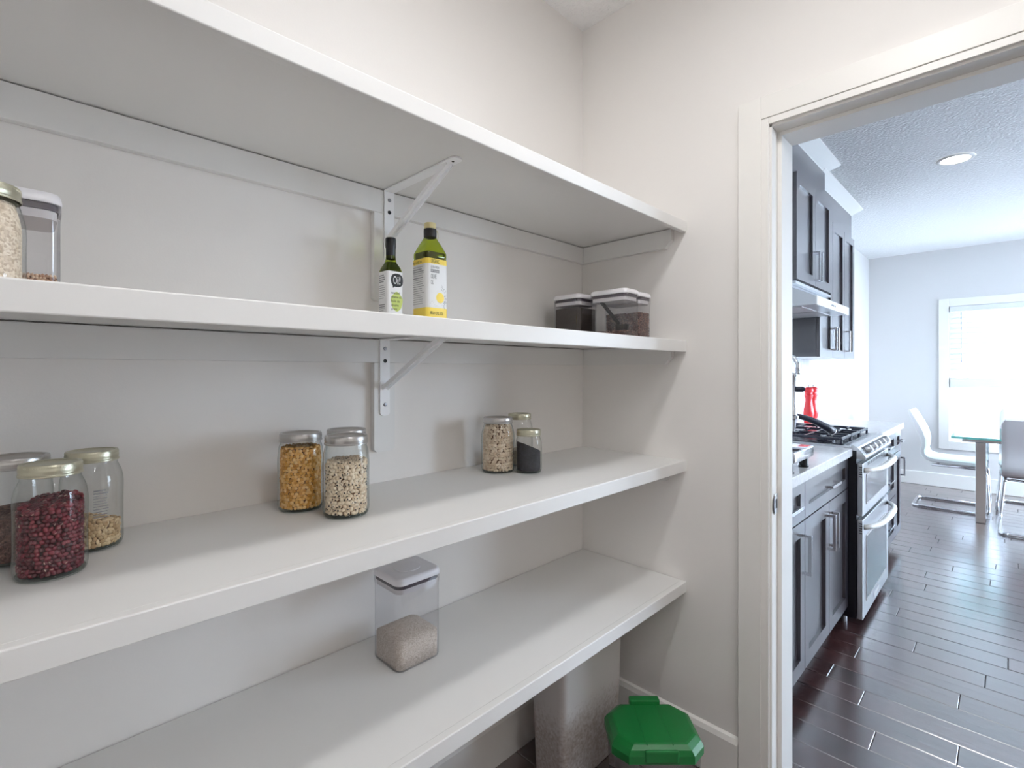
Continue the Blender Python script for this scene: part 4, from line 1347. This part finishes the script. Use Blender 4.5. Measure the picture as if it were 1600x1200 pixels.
# burners and grates
for (x, y, rr) in ((1.54, -0.50, 0.045), (1.54, -0.18, 0.038), (1.785, -0.34, 0.05), (2.03, -0.50, 0.05), (2.03, -0.18, 0.038)):
    MB().lathe((x, y, 0.922), [(rr, 0.0003), (rr, 0.010), (rr * 0.75, 0.014), (rr * 0.7, 0.021), (0.0005, 0.022)], 24).build('burner', 'iron', r, smooth=40)
MB().box(RX0 + 0.03, RX1 - 0.03, -0.60, -0.07, 0.9222, 0.925).build('burner_pan', 'iron', r)
for g in range(3):
    x0 = RX0 + 0.036 + g * 0.2265
    x1 = x0 + 0.2205
    m = MB()
    z0, z1 = 0.943, 0.957
    b_ = 0.011
    m.box(x0, x1, -0.595, -0.595 + b_, z0, z1, bev=0.003, seg=1); m.box(x0, x1, -0.086, -0.075, z0, z1, bev=0.003, seg=1)
    m.box(x0, x0 + b_, -0.584, -0.086, z0, z1, bev=0.003, seg=1); m.box(x1 - b_, x1, -0.584, -0.086, z0, z1, bev=0.003, seg=1)
    for y in (-0.50, -0.335, -0.17):
        m.box(x0 + b_, x0 + 0.085, y - b_ / 2, y + b_ / 2, z0, z1, bev=0.003, seg=1)
        m.box(x1 - 0.085, x1 - b_, y - b_ / 2, y + b_ / 2, z0, z1, bev=0.003, seg=1)
    m.box(x0 + b_, x1 - b_, -0.42, -0.409, z0, z1, bev=0.003, seg=1)
    m.box(x0 + b_, x1 - b_, -0.262, -0.251, z0, z1, bev=0.003, seg=1)
    xc = (x0 + x1) / 2
    for ya, yb_ in ((-0.584, -0.53), (-0.47, -0.42), (-0.25, -0.20), (-0.14, -0.086)):
        m.box(xc - b_ / 2, xc + b_ / 2, ya, yb_, z0, z1, bev=0.003, seg=1)
    for (fx_, fy_) in ((x0, -0.595), (x1 - b_, -0.595), (x0, -0.086), (x1 - b_, -0.086)):
        m.box(fx_, fx_ + b_, fy_, fy_ + b_, 0.9255, z0)
    m.build('grate', 'iron', r)

# ------------------------------------------------------------------ coffee machine on the near worktop
r = empty('coffee_machine', (0.59, -0.46, 0.914), label='chrome espresso machine with a dark portafilter handle, half hidden by the door frame', cat='coffee machine')
MB().box(0.462, 0.722, -0.642, -0.20, 0.957, 1.002, bev=0.006, seg=3).build('base_tray', 'chrome', r, smooth=40)
for x in (0.495, 0.69):
    for y in (-0.612, -0.25):
        MB().lathe((x, y, 0.914), [(0.019, 0.0006), (0.019, 0.006), (0.016, 0.007), (0.016, 0.0425)], 20, cap0=True).build('foot', 'black', r, smooth=40)
MB().box(0.475, 0.709, -0.50, -0.21, 1.0025, 1.36, bev=0.01).build('housing', 'chrome', r, smooth=40)
gx_, gy_ = 0.603, -0.596
m = MB()
m.lathe((gx_, gy_, 0), [(0.0005, 1.066), (0.008, 1.066), (0.010, 1.085), (0.013, 1.112), (0.021, 1.116), (0.022, 1.128), (0.016, 1.132), (0.015, 1.160), (0.0125, 1.165), (0.0125, 1.285), (0.016, 1.29), (0.016, 1.298), (0.0005, 1.302)], 24)
m.build('group_head', 'chrome', r, smooth=40)
m = MB()
m.tube([(gx_ - 0.005, -0.49, 1.345), (gx_ - 0.003, -0.535, 1.372), (gx_, -0.572, 1.375), (gx_ + 0.004, -0.600, 1.362), (gx_ + 0.006, -0.612, 1.335), (gx_ + 0.006, -0.613, 1.295)], 0.0085, 12)
m.build('steam_pipe', 'chrome', r, smooth=True)
m = MB().tube([(gx_, gy_ - 0.01, 1.236), (gx_ + 0.012, gy_ - 0.032, 1.236), (gx_ + 0.016, gy_ - 0.040, 1.236)], [0.011, 0.0115, 0.006], 14)
m.build('knob', 'dark_handle', r, smooth=40)
MB().tube([(gx_, -0.50, 1.142), (gx_, gy_ + 0.01, 1.142)], 0.013, 12).build('group_neck', 'chrome', r)
a = Vector((gx_ + 0.014, gy_ - 0.012, 1.128)); b_ = Vector((0.752, -0.708, 1.058))
pts = [a.lerp(b_, t) + Vector((0, 0, 0.010 * math.sin(math.pi * t))) for t in (0, .1, .3, .55, .8, .95)]
h_ = MB().tube(pts, [0.0085, 0.0105, 0.0115, 0.0125, 0.0155, 0.0165], 14).build('portafilter_handle', 'dark_handle', r, smooth=True)
d = (b_ - a).normalized()
MB().tube([pts[-1], pts[-1] + d * 0.004, pts[-1] + d * 0.010], [0.0162, 0.0155, 0.008], 14).build('end_cap', 'chrome', h_, smooth=True)

# pepper mills
def mill(u, s, label):
    x, y = at(u, s)
    c = (x, y, 0.9142)
    r = empty('pepper_mill', c, label=label, cat='pepper mill', group='red pepper mills')
    p = [(0.031, 0.0), (0.032, 0.004), (0.032, 0.018), (0.028, 0.024), (0.029, 0.030), (0.034, 0.050), (0.036, 0.075), (0.033, 0.105), (0.026, 0.140), (0.023, 0.165), (0.024, 0.190), (0.029, 0.205), (0.030, 0.212), (0.025, 0.216)]
    MB().lathe(c, p, 32, cap0=True).build('mill_body', 'red', r, smooth=True)
    p = [(0.024, 0.217), (0.026, 0.221), (0.023, 0.226), (0.029, 0.238), (0.032, 0.250), (0.029, 0.263), (0.018, 0.270), (0.0005, 0.272)]
    hd = MB().lathe(c, p, 32).build('mill_head', 'red', r, smooth=True)
    MB().lathe(c, [(0.004, 0.271), (0.006, 0.276), (0.005, 0.282), (0.0005, 0.284)], 16).build('nut', 'chrome', hd, smooth=True)
mill(1263.5, 3.74, 'red pepper mill in front, nearer the stove')
mill(1270.5, 3.86, 'red pepper mill standing behind the other one')

# ------------------------------------------------------------------ dining table and chairs
TX0, TX1, TY0, TY1 = 4.062, 5.10, -0.862, -2.45
r = empty('dining_table', ((TX0 + TX1) / 2, (TY0 + TY1) / 2, 0), label='glass-topped dining table on square polished legs', cat='table')
top = MB().box(TX0 + 0.003, TX1 - 0.003, TY1 + 0.003, TY0 - 0.003, 0.732, 0.750).build('glass_top', 'tableglass', r)
m = MB()
for (a, b_, c_, d_) in ((TX0, TX0 + 0.0028, TY1, TY0), (TX1 - 0.0028, TX1, TY1, TY0), (TX0 + 0.0028, TX1 - 0.0028, TY0 - 0.0028, TY0), (TX0 + 0.0028, TX1 - 0.0028, TY1, TY1 + 0.0028)):
    m.box(a, b_, c_, d_, 0.7318, 0.7502)
m.build('polished_edge', 'glass_rim', top)
for x in (TX0 + 0.17, TX1 - 0.10):
    m = MB().box(x + 0.008, x + 0.062, TY1 + 0.07, TY0 - 0.06, 0.692, 0.731, bev=0.002)
    m.build('rail', 'chrome', r)
for x in (4.240, 5.008):
    for y in (-1.076, -2.30):
        MB().box(x, x + 0.07, y, y + 0.068, 0.0008, 0.6915, bev=0.003).build('leg', 'chrome', r)

def chair(loc, rz, label):
    r = empty('dining_chair', loc, rz, label=label, cat='chair', group='white leather dining chairs')
    cl = [(-0.030, 0.925), (-0.012, 0.885), (0.030, 0.80), (0.065, 0.72), (0.083, 0.65), (0.083, 0.59), (0.074, 0.545), (0.080, 0.505), (0.106, 0.477), (0.16, 0.462), (0.28, 0.456), (0.42, 0.455), (0.485, 0.448), (0.51, 0.430)]
    th = [0.016, 0.021, 0.024, 0.025, 0.024, 0.022, 0.021, 0.022, 0.023, 0.024, 0.025, 0.025, 0.022, 0.014]
    n = len(cl)
    P = [Vector((p[0], 0, p[1])) for p in cl]
    fr, bk = [], []
    for i in range(n):
        t = (P[min(i + 1, n - 1)] - P[max(i - 1, 0)]).normalized()
        nn = Vector((-t.z, 0, t.x))     # towards the sitter
        fr.append(P[i] + nn * th[i] * -1); bk.append(P[i] + nn * th[i])
    hw = 0.215
    ws = [hw * 0.90] + [hw] * (n - 2) + [hw * 0.95]
    vs = []
    cols = [(-1.0, 0.55), (-0.94, 0.9), (-0.8, 1.0), (0.0, 1.0), (0.8, 1.0), (0.94, 0.9), (1.0, 0.55)]
    K = len(cols)
    for side in (fr, bk):
        for i in range(n):
            for a_, f_ in cols:
                p = P[i].lerp(side[i], f_)
                vs.append((p.x, a_ * ws[i], p.z))
    fs = []
    o2 = n * K
    for i in range(n - 1):
        for k in range(K - 1):
            a_ = i * K + k
            fs.append((a_, a_ + 1, a_ + K + 1, a_ + K))
            fs.append((o2 + a_, o2 + a_ + K, o2 + a_ + K + 1, o2 + a_ + 1))
        a_ = i * K
        fs.append((a_, a_ + K, o2 + a_ + K, o2 + a_))
        a_ = i * K + K - 1
        fs.append((a_, o2 + a_, o2 + a_ + K, a_ + K))
    for k in range(K - 1):
        fs.append((k, o2 + k, o2 + k + 1, k + 1))
        a_ = (n - 1) * K + k
        fs.append((a_, a_ + 1, o2 + a_ + 1, o2 + a_))
    MB().add(vs, fs).build('seat_shell', 'white_leather', r, smooth=50, local=True)
    R_ = 0.0125
    y = 0.225
    def rc(p0, p1, p2, k=4):
        return [p0.lerp(p1, i / k).lerp(p1.lerp(p2, i / k), i / k) for i in range(k + 1)]
    for s in (-1, 1):
        pts = [Vector((0.14, s * (y - 0.03), 0.4165)), Vector((0.44, s * (y - 0.03), 0.4155))]
        pts += rc(Vector((0.46, s * (y - 0.03), 0.415)), Vector((0.515, s * (y - 0.03), 0.41)), Vector((0.52, s * (y - 0.025), 0.36)))
        pts += rc(Vector((0.535, s * y, 0.07)), Vector((0.54, s * y, R_ + 0.001)), Vector((0.47, s * y, R_ + 0.001)))
        pts += [Vector((0.06, s * y, R_ + 0.001))]
        pts += rc(Vector((0.05, s * y, R_ + 0.001)), Vector((0.0, s * y, R_ + 0.001)), Vector((0.0, s * (y - 0.05), R_ + 0.001)))
        MB().tube(pts, R_, 12).build('leg', 'chrome', r, smooth=True, local=True)
    MB().tube([(0, -(y - 0.051), R_ + 0.001), (0, y - 0.051, R_ + 0.001)], R_, 12, caps=False).build('rear_bar', 'chrome', r, smooth=True, local=True)
    for x in (0.18, 0.42):
        MB().tube([(x, -(y - 0.043), 0.4185), (x, y - 0.043, 0.4185)], 0.009, 10).build('seat_bar', 'chrome', r, smooth=True, local=True)
    return r
chair((4.755, -0.552, 0), math.radians(-90), 'white leather cantilever chair at the head of the table, seen from the side')
chair((3.935, -1.385, 0), math.radians(0), 'white leather cantilever chair nearest the camera, turned away, cut off by the right edge')
chair((5.36, -1.36, 0), math.radians(180), 'white leather cantilever chair on the window side of the table')

# ------------------------------------------------------------------ kitchen window with blind
win = empty('window_1', (XF, (WY0 + WY1) / 2, WZ0), kind='structure', label='white kitchen window with a half-raised blind')
cw = 0.088
for (y0, y1, z0, z1, nm) in ((WY0, WY0 + cw, WZ0 - cw, WZ1 + cw, 'casing'), (WY1 - cw, WY1, WZ0 - cw, WZ1 + cw, 'casing'), (WY1, WY0, WZ1, WZ1 + cw, 'head_casing'), (WY1, WY0, WZ0 - cw, WZ0, 'sill_casing')):
    MB().box(XF - 0.017, XF - 0.0005, y0, y1, z0, z1, bev=0.002).build(nm, 'trim', win)
fw = 0.045
YM = (WY0 + WY1) / 2
MB().box(XF + 0.03, XF + 0.10, WY0 - fw, WY0 - 0.001, WZ0, WZ1).build('window_frame', 'trim', win)
MB().box(XF + 0.03, XF + 0.10, WY1 + 0.001, WY1 + fw, WZ0, WZ1).build('window_frame', 'trim', win)
MB().box(XF + 0.03, XF + 0.10, WY1 + fw, WY0 - fw, WZ0 + 0.001, WZ0 + fw).build('window_frame', 'trim', win)
MB().box(XF + 0.03, XF + 0.10, WY1 + fw, WY0 - fw, WZ1 - fw, WZ1 - 0.001).build('window_frame', 'trim', win)
MB().box(XF + 0.03, XF + 0.10, YM - fw * 0.6, YM + fw * 0.6, WZ0 + fw, WZ1 - fw).build('mullion', 'trim', win)
for (a, b_) in ((WY0 - fw - 0.001, YM + fw * 0.6 + 0.001), (YM - fw * 0.6 - 0.001, WY1 + fw + 0.001)):
    MB().box(XF + 0.062, XF + 0.068, b_, a, WZ0 + fw + 0.001, WZ1 - fw - 0.001).build('pane', 'pane', win)
bl = empty('window_blind', (XF, YM, WZ1), label='white slatted blind pulled halfway down the kitchen window', cat='blind')
MB().box(XF - 0.030, XF + 0.024, WY1 + 0.006, WY0 - 0.006, WZ1 - 0.062, WZ1 - 0.003, bev=0.003).build('head_rail', 'blind', bl)
sm = None
zs_ = WZ1 - 0.095
k = 0
while zs_ > 1.255:
    if sm is None:
        t = math.radians(-60)
        cx0, cx1 = 0.031 * math.cos(t), 0.031 * math.sin(t)
        L = (WY0 - WY1) / 2 - 0.010
        q = 0.0014
        pts = [(-cx0, -cx1 - q), (-cx0 * 0.3, -cx1 * 0.3 + 0.002 - q), (cx0 * 0.3, cx1 * 0.3 + 0.002 - q), (cx0, cx1 - q), (cx0, cx1 + q), (cx0 * 0.3, cx1 * 0.3 + 0.002 + q), (-cx0 * 0.3, -cx1 * 0.3 + 0.002 + q), (-cx0, -cx1 + q)]
        o = MB().prism(pts, 'Y', -L, L).build('slat', 'slat', bl, local=True)
        sm = o.data
    else:
        o = bpy.data.objects.new('slat', sm)
        COL.objects.link(o)
        o.parent = bl
    o.location = (0.0, 0, zs_ - WZ1)
    zs_ -= 0.0565
    k += 1
MB().box(XF - 0.024, XF + 0.024, WY1 + 0.008, WY0 - 0.008, 1.125, 1.205, bev=0.003).build('stacked_slats', 'blind', bl)
MB().box(XF - 0.026, XF + 0.026, WY1 + 0.008, WY0 - 0.008, 1.206, 1.232, bev=0.004).build('bottom_rail', 'blind', bl)
MB().tube([(XF - 0.034, WY0 - 0.10, WZ1 - 0.06), (XF - 0.034, WY0 - 0.105, 1.40)], 0.005, 8).build('tilt_wand', 'screw', bl)
for y in (WY0 - 0.15, YM, WY1 + 0.15):
    MB().box(XF - 0.0275, XF - 0.0268, y - 0.001, y + 0.001, 1.233, WZ1 - 0.063).build('ladder_cord', 'blind', bl)

# patio door added out of view on the open side to brighten the kitchen
pd = empty('added_patio_door', ((PX0 + PX1) / 2, YK, 0), kind='structure', label='wide glazed patio door added out of view to light the kitchen')
for (a, b_, z0, z1) in ((PX0, PX0 + 0.07, 0, PZ1), (PX1 - 0.07, PX1, 0, PZ1), ((PX0 + PX1) / 2 - 0.04, (PX0 + PX1) / 2 + 0.04, 0.07, PZ1 - 0.07)):
    MB().box(a, b_, YK - 0.09, YK - 0.03, z0 + 0.001, z1 - 0.001).build('window_frame', 'trim', pd)
for (z0, z1) in ((0.001, 0.07), (PZ1 - 0.07, PZ1 - 0.001)):
    MB().box(PX0 + 0.07, PX1 - 0.07, YK - 0.09, YK - 0.03, z0, z1).build('window_frame', 'trim', pd)
for (a, b_) in ((PX0 + 0.071, (PX0 + PX1) / 2 - 0.041), ((PX0 + PX1) / 2 + 0.041, PX1 - 0.071)):
    MB().box(a, b_, YK - 0.063, YK - 0.057, 0.071, PZ1 - 0.071).build('pane', 'pane', pd)

pd = empty('added_window', ((QX0 + QX1) / 2, YK, QZ0), kind='structure', label='window added out of view beside the patio door to light the kitchen')
for (a, b_, z0, z1) in ((QX0, QX0 + 0.06, QZ0, QZ1), (QX1 - 0.06, QX1, QZ0, QZ1), (QX0 + 0.06, QX1 - 0.06, QZ0, QZ0 + 0.06), (QX0 + 0.06, QX1 - 0.06, QZ1 - 0.06, QZ1)):
    MB().box(a, b_, YK - 0.09, YK - 0.03, z0 + 0.0005, z1 - 0.0005).build('window_frame', 'trim', pd)
MB().box(QX0 + 0.061, QX1 - 0.061, YK - 0.063, YK - 0.057, QZ0 + 0.061, QZ1 - 0.061).build('pane', 'pane', pd)

# pot light
px, py = at(1493, 3.183)
r = empty('ceiling_light', (px, py, ZC - 0.01), label='round recessed ceiling light in the kitchen ceiling', cat='light')
MB().lathe((px, py, ZC), [(0.074, -0.0065), (0.080, -0.0085), (0.094, -0.0065), (0.098, -0.0005)], 48).build('trim_ring', 'trim', r, smooth=True)
MB().lathe((px, py, ZC), [(0.0005, -0.0052), (0.074, -0.0052)], 48).build('lens', 'potlight', r)

# ------------------------------------------------------------------ outdoors
g = MB().box(-12, 40, -30, 25, -0.45, -0.35)
g.build('ground', 'ground', kind='structure')
h = empty('neighbour_house', (13.0, -1.6, -0.34), label='pale neighbouring house seen through the kitchen window', cat='house')
for k in range(30):
    z = -0.34 + k * 0.18
    MB().prism([(12.52, z), (12.5, z + 0.002), (12.52, z + 0.178)], 'Y', -7.0, 3.5).build('siding_board', 'siding', h)
MB().box(12.53, 15, -7.0, 3.5, -0.34, 5.06).build('house_wall', 'siding', h)
o = MB().box(12.44, 12.49, -2.6, -1.0, 0.9, 2.2).build('house_window', 'siding_trim', h)
MB().box(12.42, 12.438, -2.5, -1.1, 1.0, 2.1).build('pane', 'siding', o)
d = empty('deck_railing', (9.4, -1.7, -0.34), label='white deck railing outside the kitchen window', cat='railing')
for k in range(5):
    MB().box(9.36, 9.46, -4.6 + k * 1.3, -4.5 + k * 1.3, -0.345, 0.98).build('post', 'siding_trim', d)
for z in (0.15, 0.88):
    MB().box(9.375, 9.445, -4.6, 0.75, z, z + 0.07).build('rail', 'siding_trim', d)
bm_ = None
for k in range(34):
    y = -4.42 + k * 0.145
    if bm_ is None:
        o = MB().box(-0.015, 0.015, -0.015, 0.015, 0.221, 0.879).build('baluster', 'siding_trim', d, local=True)
        bm_ = o.data
    else:
        o = bpy.data.objects.new('baluster', bm_); COL.objects.link(o); o.parent = d
    o.location = Vector((9.41, y, 0)) - OFF[d.name]

for o in bpy.data.objects:
    if o.type == 'MESH' and o.parent is None and not o.get('kind') and not o.get('label'):
        print('UNLABELLED', o.name)
